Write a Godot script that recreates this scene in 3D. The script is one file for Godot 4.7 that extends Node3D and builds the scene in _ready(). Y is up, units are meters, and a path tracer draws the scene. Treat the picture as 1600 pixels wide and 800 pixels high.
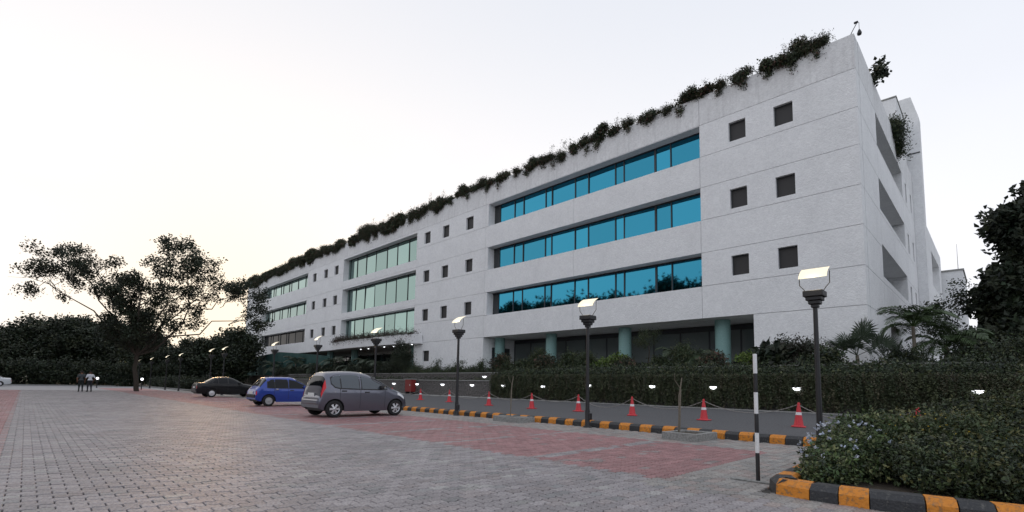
extends Node3D
# An office block at dusk behind a paved car park.  x runs along the front facade (-x is far), -z goes into the building, y is up.

var dirt := noise(0.35, 51, 4)
var used := {}
var M := {}
var S := {}        # shared meshes
const FZ := -32.0  # front facade
const RX := -4.8   # end facade

# ---------------------------------------------------------------- mesh builder
class B:
	var p := PackedVector3Array()
	var n := PackedVector3Array()
	var c := PackedColorArray()
	var tint := Color(1, 1, 1)
	var tinted := false
	func tri(a: Vector3, b: Vector3, d: Vector3):
		var m := (d - a).cross(b - a).normalized()
		p.append(a); p.append(b); p.append(d)
		n.append(m); n.append(m); n.append(m)
		if tinted:
			c.append(tint); c.append(tint); c.append(tint)
	func quad(a: Vector3, b: Vector3, d: Vector3, e: Vector3):
		tri(a, b, d); tri(a, d, e)
	func box(lo: Vector3, hi: Vector3):
		var q := func(i): return Vector3(hi.x if i & 1 else lo.x, hi.y if i & 2 else lo.y, hi.z if i & 4 else lo.z)
		for f in [[0, 2, 3, 1], [4, 5, 7, 6], [0, 4, 6, 2], [1, 3, 7, 5], [2, 6, 7, 3], [0, 1, 5, 4]]:
			quad(q.call(f[0]), q.call(f[1]), q.call(f[2]), q.call(f[3]))
	func bevel_box(lo: Vector3, hi: Vector3, r: float):
		var xs := [lo.x, hi.x]; var ys := [lo.y, hi.y]; var zs := [lo.z, hi.z]
		var ctr := (lo + hi) / 2
		var pt := func(ix, iy, iz, k):
			var v := Vector3(xs[ix], ys[iy], zs[iz])
			var d := Vector3(r if ix == 0 else -r, r if iy == 0 else -r, r if iz == 0 else -r)
			d[k] = 0.0
			return v + d
		var out := func(a, b, d, e):
			if (d - a).cross(b - a).dot((a + d) / 2 - ctr) < 0: quad(e, d, b, a)
			else: quad(a, b, d, e)
		for k in 3:
			for s in 2:
				var ii := []
				for t in [[0, 0], [1, 0], [1, 1], [0, 1]]:
					var w := [0, 0, 0]; w[k] = s; w[(k + 1) % 3] = t[0]; w[(k + 2) % 3] = t[1]
					ii.append(pt.call(w[0], w[1], w[2], k))
				out.call(ii[0], ii[1], ii[2], ii[3])
			var k1 := (k + 1) % 3; var k2 := (k + 2) % 3
			for s in 2:
				for t in 2:
					var w0 := [0, 0, 0]; w0[k1] = s; w0[k2] = t
					var w1 := w0.duplicate(); w1[k] = 1
					out.call(pt.call(w0[0], w0[1], w0[2], k1), pt.call(w1[0], w1[1], w1[2], k1), pt.call(w1[0], w1[1], w1[2], k2), pt.call(w0[0], w0[1], w0[2], k2))
		for i in 8:
			var w := [i & 1, (i >> 1) & 1, (i >> 2) & 1]
			var a: Vector3 = pt.call(w[0], w[1], w[2], 0); var b: Vector3 = pt.call(w[0], w[1], w[2], 1); var d: Vector3 = pt.call(w[0], w[1], w[2], 2)
			if (d - a).cross(b - a).dot(a - ctr) < 0: tri(a, d, b)
			else: tri(a, b, d)
	func grid(rows: Array, keep = null):          # rows of equal length, smooth normals
		var h := rows.size(); var w: int = rows[0].size()
		var nn := PackedVector3Array(); nn.resize(h * w)
		for i in h - 1:
			for j in w - 1:
				var a: Vector3 = rows[i][j]; var b: Vector3 = rows[i][j + 1]; var d: Vector3 = rows[i + 1][j + 1]; var e: Vector3 = rows[i + 1][j]
				var m := (d - a).cross(b - e)
				nn[i * w + j] += m; nn[i * w + j + 1] += m; nn[(i + 1) * w + j] += m; nn[(i + 1) * w + j + 1] += m
		var seam: bool = rows[0][0].distance_to(rows[0][w - 1]) < 1e-5 and rows[h - 1][0].distance_to(rows[h - 1][w - 1]) < 1e-5
		if seam:
			for i in h:
				var m := nn[i * w] + nn[i * w + w - 1]
				nn[i * w] = m; nn[i * w + w - 1] = m
		for i in h * w: nn[i] = nn[i].normalized()
		for i in h - 1:
			for j in w - 1:
				if keep != null and not keep.call(i, j): continue
				for t in [[i, j], [i, j + 1], [i + 1, j + 1], [i, j], [i + 1, j + 1], [i + 1, j]]:
					p.append(rows[t[0]][t[1]]); n.append(nn[t[0] * w + t[1]])
					if tinted: c.append(tint)
	func tube(pts: Array, radii: Array, sides := 8, caps := true):
		var rows := []
		var up := Vector3(0.3, 0.1, 0.9)
		for i in pts.size():
			var t: Vector3 = (pts[min(i + 1, pts.size() - 1)] - pts[max(i - 1, 0)]).normalized()
			if i == 0 and abs(t.dot(up.normalized())) > 0.9: up = Vector3(1, 0, 0.1)
			var s := t.cross(up).normalized(); up = s.cross(t).normalized()
			var row := PackedVector3Array()
			for k in sides + 1:
				var a := TAU * (k % sides) / sides
				row.append(pts[i] + (s * cos(a) + up * sin(a)) * radii[i])
			rows.append(row)
		grid(rows)
		if caps:
			for e in [0, rows.size() - 1]:
				for k in sides:
					if e: tri(pts[e], rows[e][k], rows[e][k + 1])
					else: tri(pts[e], rows[e][k + 1], rows[e][k])
	func lathe(prof: Array, at := Vector3.ZERO, sides := 16, turn := Basis.IDENTITY):   # prof: Vector2(radius, height) about y
		var rows := []
		for q in prof:
			var row := PackedVector3Array()
			for k in sides + 1:
				var a := TAU * (k % sides) / sides
				row.append(at + turn * Vector3(cos(a) * q.x, q.y, sin(a) * q.x))
			rows.append(row)
		grid(rows)
	func prism(poly: Array, o: Vector3, u: Vector3, v: Vector3, along: Vector3):       # closed 2D outline (u,v) pushed along
		var k := poly.size()
		var q := func(i): return o + u * poly[i % k].x + v * poly[i % k].y
		for i in k: quad(q.call(i), q.call(i + 1), q.call(i + 1) + along, q.call(i) + along)
		var idx := Geometry2D.triangulate_polygon(PackedVector2Array(poly))
		for i in range(0, idx.size(), 3):
			tri(q.call(idx[i]), q.call(idx[i + 1]), q.call(idx[i + 2]))
			tri(q.call(idx[i]) + along, q.call(idx[i + 2]) + along, q.call(idx[i + 1]) + along)
	func mesh() -> ArrayMesh:
		var m := ArrayMesh.new()
		var a := []; a.resize(Mesh.ARRAY_MAX)
		a[Mesh.ARRAY_VERTEX] = p; a[Mesh.ARRAY_NORMAL] = n
		if tinted: a[Mesh.ARRAY_COLOR] = c
		m.add_surface_from_arrays(Mesh.PRIMITIVE_TRIANGLES, a)
		return m

# ---------------------------------------------------------------- scene helpers
func numbered(called: String, parent: Node) -> String:
	var key := str(parent.get_instance_id()) + called
	used[key] = used.get(key, -1) + 1
	return called if used[key] == 0 else "%s_%03d" % [called, used[key]]
func thing(called: String, label := "", category := "", at := Vector3.ZERO, turn := 0.0, group := "") -> Node3D:
	var o := Node3D.new(); o.name = numbered(called, self); add_child(o, true)
	o.position = at; o.rotation.y = turn
	tag(o, label, category, group)
	return o
func tag(o: Node, label := "", category := "", group := "", kind := ""):
	if label: o.set_meta("label", label)
	if category: o.set_meta("category", category)
	if group: o.set_meta("group", group)
	if kind: o.set_meta("kind", kind)
func obj(called: String, b, m: Material, parent: Node = self) -> MeshInstance3D:
	var o := MeshInstance3D.new(); o.name = numbered(called, parent); parent.add_child(o, true)
	o.mesh = b.mesh() if b is B else b
	o.material_override = m
	return o
func struct(called: String, b, m: Material) -> MeshInstance3D:
	var o := obj(called, b, m); o.set_meta("kind", "structure"); return o
func copy(o: Node3D, called: String, at: Vector3, turn := 0.0, label := "") -> Node3D:
	var c: Node3D = o.duplicate(); c.name = numbered(called, self); add_child(c, true)
	c.position = at; c.rotation.y = turn
	if label: c.set_meta("label", label)
	return c
func lin(r: float, g: float, b: float) -> Color: return Color(r, g, b).linear_to_srgb()
func noise(freq: float, seed_: int, octaves := 4, kind := FastNoiseLite.TYPE_SIMPLEX_SMOOTH) -> FastNoiseLite:
	var f := FastNoiseLite.new(); f.frequency = freq; f.seed = seed_; f.fractal_octaves = octaves; f.noise_type = kind
	return f
func ntex(f: FastNoiseLite, stops: Array, size := 512, normal := 0.0) -> NoiseTexture2D:
	var t := NoiseTexture2D.new(); t.width = size; t.height = size; t.seamless = true; t.noise = f
	if normal > 0.0:
		t.as_normal_map = true; t.bump_strength = normal
	else:
		var g := Gradient.new(); g.offsets = PackedFloat32Array(stops.map(func(s): return s[0])); g.colors = PackedColorArray(stops.map(func(s): return s[1])); t.color_ramp = g
	return t
func mat(col: Color, rough := 0.8, metal := 0.0) -> StandardMaterial3D:
	var m := StandardMaterial3D.new(); m.albedo_color = col; m.roughness = rough; m.metallic = metal
	return m
func grained(stops: Array, freq: float, seed_: int, scale_: float, rough := 0.85, bump := 0.0, size := 512, oct := 5) -> StandardMaterial3D:
	var m := mat(Color(1, 1, 1), rough)
	m.albedo_texture = ntex(noise(freq, seed_, oct), stops, size)
	m.uv1_triplanar = true; m.uv1_world_triplanar = true; m.uv1_scale = Vector3.ONE * scale_
	if bump > 0.0:
		m.normal_enabled = true; m.normal_texture = ntex(noise(freq * 2.0, seed_ + 1, 4), [], size, bump); m.normal_scale = 1.0
	return m
func grain_image(n: int, seed_: int, cells: Array, c0: Color, c1: Color, contrast: float) -> Image:
	var rng := RandomNumberGenerator.new(); rng.seed = seed_
	var acc := PackedFloat32Array(); acc.resize(n * n); acc.fill(0.5)
	for cell in cells:                       # [grid size, weight]: smooth random values on a grid that wraps round
		var g: int = cell[0]; var w: float = cell[1]; var gy: int = cell[2] if cell.size() > 2 else g
		var v := PackedFloat32Array(); v.resize(g * gy)
		for i in g * gy: v[i] = (rng.randf() - 0.5) if gy == g else -pow(rng.randf(), 5.0)
		var st := n / float(g); var sy := n / float(gy)
		for y in n:
			var fy := y / sy; var y0 := int(fy); var ty := fy - y0; var r0 := (y0 % gy) * g; var r1 := ((y0 + 1) % gy) * g
			for x in n:
				var fx := x / st; var x0 := int(fx); var tx := fx - x0; var x1 := (x0 + 1) % g; x0 = x0 % g
				acc[y * n + x] += w * ((v[r0 + x0] * (1 - tx) + v[r0 + x1] * tx) * (1 - ty) + (v[r1 + x0] * (1 - tx) + v[r1 + x1] * tx) * ty)
	var im := Image.create(n, n, false, Image.FORMAT_RGB8)
	for y in n:
		for x in n: im.set_pixel(x, y, c0.lerp(c1, clamp(0.5 + (acc[y * n + x] - 0.5) * contrast, 0.0, 1.0)))
	im.generate_mipmaps()
	return im
func stucco(seed_: int, c0: Color, c1: Color, contrast: float, period: float, streak := 0.0) -> StandardMaterial3D:
	var m := mat(Color(1, 1, 1), 0.92)
	var im := grain_image(512, seed_, [[512, 0.35], [170, 0.45], [64, 0.4], [16, 0.25], [5, 0.22]] + ([[90, streak, 7], [40, streak, 5]] if streak > 0.0 else []), c0, c1, contrast)
	m.albedo_texture = ImageTexture.create_from_image(im)
	m.uv1_triplanar = true; m.uv1_world_triplanar = true; m.uv1_scale = Vector3.ONE / period
	var nm := grain_image(512, seed_ + 1, [[256, 0.6], [128, 0.6]], Color(0, 0, 0), Color(1, 1, 1), 1.0); nm.convert(Image.FORMAT_RGBA8); nm.clear_mipmaps(); nm.bump_map_to_normal_map(3.0)
	m.normal_enabled = true; m.normal_texture = ImageTexture.create_from_image(nm); m.normal_scale = 0.35
	return m
func glow(col: Color, energy: float) -> StandardMaterial3D:
	var m := mat(col, 0.5); m.emission_enabled = true; m.emission = col; m.emission_energy_multiplier = energy
	return m
func leafmat(rough := 0.6, back := 0.25) -> StandardMaterial3D:
	var m := mat(Color(1, 1, 1), rough); m.vertex_color_use_as_albedo = true
	m.backlight_enabled = true; m.backlight = Color(back, back, back * 0.6)
	return m

func _ready():
	# ------------------------------------------------ camera, sky, sun, exposure
	var cam := Camera3D.new(); cam.name = "camera"; add_child(cam)
	cam.projection = Camera3D.PROJECTION_FRUSTUM
	cam.near = 0.1; cam.far = 3000.0
	cam.size = 0.1 * 800.0 / 757.35
	cam.frustum_offset = Vector2(0, 0.1 * 133.0 / 757.35)
	cam.position = Vector3(0, 1.2, 0)
	cam.rotation = Vector3(deg_to_rad(5.23), deg_to_rad(45.062), deg_to_rad(1.06))
	var we := WorldEnvironment.new(); we.name = "world"; add_child(we)
	var env := Environment.new(); we.environment = env
	env.background_mode = Environment.BG_SKY
	env.sky = Sky.new(); env.sky.sky_material = make_sky()
	env.tonemap_mode = Environment.TONE_MAPPER_LINEAR
	env.tonemap_exposure = 1.22
	env.sdfgi_enabled = true; env.ssao_enabled = true; env.ssil_enabled = true
	var sun := DirectionalLight3D.new(); sun.name = "sun"; add_child(sun)
	sun.light_energy = 0.2; sun.light_angular_distance = 10.0; sun.light_color = Color(1.0, 0.78, 0.55); sun.shadow_enabled = true
	sun.look_at_from_position(Vector3.ZERO, Vector3(0.96, -0.1, 0.26))
	make_materials()
	setting()
	building()
	street()
	cars()
	people()
	plants()
	paving()

func make_sky() -> PanoramaSkyMaterial:
	var w := 512; var h := 256
	var im := Image.create(w, h, false, Image.FORMAT_RGBF)
	var f := noise(1.0, 7, 5)
	var sd := Vector3(-0.965, 0.085, -0.245).normalized()
	for j in h:
		var el := PI * (0.5 - (j + 0.5) / h)
		for i in w:
			var az := TAU * (i + 0.5) / w
			var d := Vector3(sin(az) * cos(el), sin(el), -cos(az) * cos(el))
			var s: float = d.dot(sd)
			var west: float = 0.5 + 0.5 * (d.x * sd.x + d.z * sd.z) / max(0.05, Vector2(d.x, d.z).length())
			var up: float = max(d.y, 0.0)
			var lo := Color(0.76, 0.80, 0.88).lerp(Color(0.95, 0.91, 0.88), smoothstep(0.3, 1.0, west))
			var hi := Color(0.62, 0.66, 0.74).lerp(Color(0.65, 0.68, 0.745), west)
			var mid := Color(0.76, 0.79, 0.87).lerp(Color(0.92, 0.90, 0.90), smoothstep(0.3, 1.0, west))
			var c := lo.lerp(mid, smoothstep(0.0, 0.22, up)).lerp(hi, smoothstep(0.18, 0.75, up))
			var g: float = exp((s - 1.0) * 34.0)
			var g2: float = exp((s - 1.0) * 6.0)
			c = c.lerp(Color(0.98, 0.88, 0.80), g2 * 0.5).lerp(Color(1.12, 0.93, 0.68), g * 0.8)
			var q := d / (0.25 + up) * Vector3(1.0, 2.5, 1.0)
			var cl: float = smoothstep(0.05, 0.6, f.get_noise_3d(q.x * 0.9, q.y * 1.6, q.z * 0.9)) * smoothstep(0.02, 0.2, up) * 0.10
			c = c.lerp(Color(0.66, 0.68, 0.74), cl * 2.6)
			if d.y < 0.0: c = c.lerp(Color(0.16, 0.15, 0.15), smoothstep(0.0, 0.05, -d.y))
			im.set_pixel(i, j, c)
	var m := PanoramaSkyMaterial.new(); m.panorama = ImageTexture.create_from_image(im)
	return m

func make_materials():
	M.wall = stucco(3, lin(0.74, 0.745, 0.755), lin(0.97, 0.975, 0.98), 0.85, 7.3)
	M.wall_streaked = stucco(8, lin(0.70, 0.70, 0.705), lin(0.97, 0.975, 0.98), 0.85, 7.3, 0.42)
	M.roof = mat(lin(0.3, 0.3, 0.3), 0.95)
	M.blue_glass = mat(lin(0.04, 0.255, 0.375), 0.03, 1.0)
	M.green_glass = mat(lin(0.26, 0.37, 0.345), 0.05, 1.0)
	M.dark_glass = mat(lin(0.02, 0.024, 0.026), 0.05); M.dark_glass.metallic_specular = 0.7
	M.tree_reflect_glass = mat(lin(0.02, 0.022, 0.022), 0.06); M.tree_reflect_glass.metallic_specular = 0.2  # dark trees mirrored in the lowest far ribbon, put into the glass colour
	M.store_glass = mat(lin(0.14, 0.165, 0.165), 0.12); M.store_glass.metallic_specular = 0.8
	M.frame = mat(lin(0.035, 0.04, 0.045), 0.5)
	M.louvre = mat(lin(0.035, 0.033, 0.033), 0.6)
	M.column = grained([[0.0, lin(0.20, 0.36, 0.345)], [1.0, lin(0.27, 0.45, 0.43)]], 0.03, 9, 0.5, 0.55)
	M.asphalt = grained([[0.0, lin(0.055, 0.055, 0.058)], [0.5, lin(0.092, 0.092, 0.096)], [1.0, lin(0.14, 0.14, 0.145)]], 0.03, 11, 0.35, 0.85, 3.0, 1024, 7)
	M.soil = grained([[0.0, lin(0.03, 0.022, 0.015)], [1.0, lin(0.09, 0.07, 0.05)]], 0.03, 13, 0.4, 0.95, 4.0)
	M.grass_soil = grained([[0.0, lin(0.02, 0.025, 0.012)], [1.0, lin(0.06, 0.07, 0.03)]], 0.03, 14, 0.3, 0.95, 4.0)
	M.concrete = grained([[0.0, lin(0.16, 0.16, 0.155)], [0.5, lin(0.27, 0.27, 0.26)], [1.0, lin(0.36, 0.355, 0.34)]], 0.03, 15, 0.9, 0.9, 4.0)
	M.cap = grained([[0.0, lin(0.22, 0.22, 0.21)], [1.0, lin(0.42, 0.42, 0.40)]], 0.03, 16, 0.5, 0.9, 3.0)
	M.stone = grained([[0.0, lin(0.035, 0.032, 0.032)], [0.4, lin(0.09, 0.083, 0.08)], [0.6, lin(0.15, 0.14, 0.135)], [1.0, lin(0.26, 0.24, 0.23)]], 0.03, 17, 0.45, 0.92, 8.0)
	M.kerb_orange = grained([[0.0, lin(0.22, 0.18, 0.14)], [0.26, lin(0.28, 0.13, 0.04)], [0.38, lin(0.58, 0.20, 0.018)], [1.0, lin(0.70, 0.27, 0.03)]], 0.025, 19, 1.1, 0.7, 3.0)
	M.kerb_black = grained([[0.0, lin(0.16, 0.15, 0.14)], [0.24, lin(0.06, 0.058, 0.055)], [0.34, lin(0.018, 0.019, 0.022)], [1.0, lin(0.04, 0.041, 0.045)]], 0.025, 21, 1.1, 0.6, 3.0)
	M.kerb_bare = M.concrete
	M.metal_black = mat(lin(0.012, 0.012, 0.014), 0.45)
	M.paint_white = grained([[0.0, lin(0.5, 0.5, 0.5)], [0.4, lin(0.74, 0.74, 0.74)], [1.0, lin(0.8, 0.8, 0.8)]], 0.03, 23, 1.5, 0.6)
	M.cone_red = grained([[0.0, lin(0.42, 0.02, 0.03)], [1.0, lin(0.75, 0.045, 0.06)]], 0.03, 25, 1.4, 0.5)
	M.cone_white = mat(lin(0.75, 0.72, 0.74), 0.5)
	M.chain = mat(lin(0.30, 0.28, 0.26), 0.6)
	M.bark = grained([[0.0, lin(0.025, 0.02, 0.016)], [1.0, lin(0.10, 0.085, 0.065)]], 0.04, 27, 0.8, 0.95, 6.0)
	M.pale_bark = grained([[0.0, lin(0.12, 0.10, 0.08)], [1.0, lin(0.28, 0.25, 0.20)]], 0.04, 28, 1.6, 0.95, 6.0)
	M.lamp_glow = glow(Color(1.0, 0.955, 0.85), 0.84); M.lamp_glow.albedo_color = Color(0.35, 0.34, 0.3)
	M.dome_glow = glow(Color(0.97, 0.98, 1.0), 2.2)
	M.leaf = leafmat()
	M.net = grained([[0.0, lin(0.012, 0.05, 0.045)], [1.0, lin(0.025, 0.085, 0.075)]], 0.02, 29, 0.12, 0.9)
	M.red_box = mat(lin(0.22, 0.02, 0.018), 0.5)
	M.brick = mat(lin(0.25, 0.06, 0.04), 0.9)
	M.tyre = mat(lin(0.012, 0.012, 0.013), 0.85)
	M.rim = mat(lin(0.55, 0.56, 0.58), 0.35, 0.8)
	M.rim_steel = mat(lin(0.35, 0.36, 0.37), 0.5, 0.4)
	M.trim = mat(lin(0.015, 0.015, 0.017), 0.6)
	M.car_glass = mat(lin(0.008, 0.009, 0.011), 0.03); M.car_glass.metallic_specular = 0.35
	M.side_glass = mat(lin(0.06, 0.075, 0.09), 0.04); M.side_glass.metallic_specular = 0.6  # brightness seen through the cabin is put into this opaque colour
	M.tail = mat(lin(0.55, 0.012, 0.02), 0.15)
	M.lens = mat(lin(0.75, 0.76, 0.78), 0.12)
	M.plate = mat(lin(0.72, 0.72, 0.70), 0.6)
	M.skin = mat(lin(0.20, 0.11, 0.07), 0.6)
	for a in [["paver", 0.88]]:
		var m := grained([[0.0, Color(0.62, 0.62, 0.62)], [0.5, Color(0.86, 0.86, 0.86)], [1.0, Color(1, 1, 1)]], 0.04, 31, 1.3, 0.55, 4.0, 512, 6)
		m.vertex_color_use_as_albedo = true
		M[a[0]] = m

# ---------------------------------------------------------------- ground, road, walls
func road_y(z: float) -> float: return 0.017 * clamp(-z - 12.5, 0.0, 13.0)

func setting():
	var b := B.new(); b.box(Vector3(-700, -0.6, -700), Vector3(700, -0.09, 700)); struct("ground", b, M.grass_soil)
	# the drive between the kerb and the hedge, rising gently to the hedge
	b = B.new(); var rows := []
	for x in [40.0, 10.0, -10.0, -40.0, -75.0, -140.0]:
		var r := PackedVector3Array()
		for z in [-12.42, -16.0, -20.0, -25.6]: r.append(Vector3(x, road_y(z) + 0.012, z))
		rows.append(r)
	b.grid(rows); struct("road", b, M.asphalt)
	# plinth under road
	b = B.new(); b.box(Vector3(-140, -0.09, -25.6), Vector3(40, -0.02, -12.3)); struct("road_bed", b, M.soil)
	# concrete channel along the hedge foot
	b = B.new(); b.prism([Vector2(0, 0), Vector2(0.9, 0), Vector2(0.9, 0.03), Vector2(0, 0.018)], Vector3(30, road_y(-24.6) + 0.004, -24.6), Vector3(0, 0.017, -1), Vector3.UP, Vector3(-110, 0, 0)); struct("drain_path", b, M.cap)
	# retaining walls of the terrace
	wall("retaining_wall", "dark retaining wall hung with creepers beside the drive", -26.8, 14.0, -25.5, -25.9, -0.1, 1.86, M.stone, M.stone)
	wall("stone_wall", "low grey rubble stone wall with pale coping beside the drive", -75.0, -26.8, -25.5, -25.9, -0.1, 1.50, M.stone, M.cap)
	wall("planter_wall", "pale capped planter wall of the terrace below the white facade", -24.0, 10.0, -27.7, -28.0, 1.2, 2.45, M.stone, M.cap)
	wall("upper_stone_wall", "upper tier grey stone wall with thin pale coping before the office block", -75.0, -24.0, -27.7, -28.0, 1.0, 2.2, M.stone, M.cap)
	b = B.new(); b.box(Vector3(-76, 0.3, -27.7), Vector3(14, 1.42, -25.9)); struct("planting_bed", b, M.soil)
	b = B.new(); b.box(Vector3(-26.8, 1.42, -27.7), Vector3(14, 1.8, -25.9)); struct("planting_bed", b, M.soil)
	b = B.new(); b.box(Vector3(-112, 0.2, -110), Vector3(14, 2.12, -28.0)); struct("terrace", b, M.soil)
	b = B.new(); b.box(Vector3(-140, -0.05, -110), Vector3(-112, 0.1, -26)); struct("verge", b, M.grass_soil)
	# far edge of the car park: kerbed planting strip
	b = B.new(); b.box(Vector3(-140, -0.05, -12.3), Vector3(-92.0, 0.12, 14.0)); struct("verge", b, M.grass_soil)
	b = B.new(); b.bevel_box(Vector3(-92.0, -0.05, -10.0), Vector3(-91.75, 0.15, 14.0), 0.02); struct("far_kerb", b, M.concrete)
	b = B.new(); b.bevel_box(Vector3(-91.75, -0.05, -12.5), Vector3(-52.0, 0.15, -12.2), 0.02); struct("far_kerb", b, M.concrete)

func wall(called, label, x0, x1, z0, z1, y0, y1, m, cap):
	var t := thing(called, label, "wall", Vector3((x0 + x1) / 2, y0, z0))
	var o := t.position
	var b := B.new(); b.box(Vector3(x0, y0, z1) - o, Vector3(x1, y1, z0) - o); obj("face", b, m, t)
	b = B.new(); b.bevel_box(Vector3(x0, y1 + 0.002, z1 - 0.04) - o, Vector3(x1, y1 + 0.07, z0 + 0.05) - o, 0.012); obj("coping", b, cap, t)

# ---------------------------------------------------------------- the office block
func subtract(rects: Array, hole: Rect2) -> Array:
	var out := []
	for r: Rect2 in rects:
		if not r.intersects(hole): out.append(r); continue
		var i := r.intersection(hole)
		if i.position.y > r.position.y: out.append(Rect2(r.position.x, r.position.y, r.size.x, i.position.y - r.position.y))
		if i.end.y < r.end.y: out.append(Rect2(r.position.x, i.end.y, r.size.x, r.end.y - i.end.y))
		if i.position.x > r.position.x: out.append(Rect2(r.position.x, i.position.y, i.position.x - r.position.x, i.size.y))
		if i.end.x < r.end.x: out.append(Rect2(i.end.x, i.position.y, r.end.x - i.end.x, i.size.y))
	return out
# panels between joints: u runs along the wall, v is height; depth goes behind the wall's face
func panels(parent, o: Vector3, u: Vector3, back: Vector3, us: Array, vs: Array, holes: Array, m, depth := 0.9):
	var g := 0.014
	for i in us.size() - 1:
		for j in vs.size() - 1:
			var rects := [Rect2(us[i] + g, vs[j] + g, us[i + 1] - us[i] - 2 * g, vs[j + 1] - vs[j] - 2 * g)]
			for h in holes: rects = subtract(rects, h)
			if rects.is_empty(): continue
			var b := B.new()
			for r: Rect2 in rects:
				if r.size.x < 0.03 or r.size.y < 0.03: continue
				var q := func(x, y, z): return o + u * x + Vector3.UP * y + back * z
				var a := [q.call(r.position.x, r.position.y, 0), q.call(r.end.x, r.position.y, 0), q.call(r.end.x, r.end.y, 0), q.call(r.position.x, r.end.y, 0)]
				var d := a.map(func(v): return v + back * depth)
				b.quad(a[0], a[3], a[2], a[1])
				b.quad(d[0], d[1], d[2], d[3])
				for k in 4: b.quad(a[k], a[(k + 1) % 4], d[(k + 1) % 4], d[k])
			if b.p.size(): obj("wall_panel", b, M.wall_streaked if vs[j] > 19.0 and m == M.wall else m, parent)
func rc(x0, x1, y0, y1) -> Rect2: return Rect2(min(x0, x1), min(y0, y1), abs(x1 - x0), abs(y1 - y0))

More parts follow.
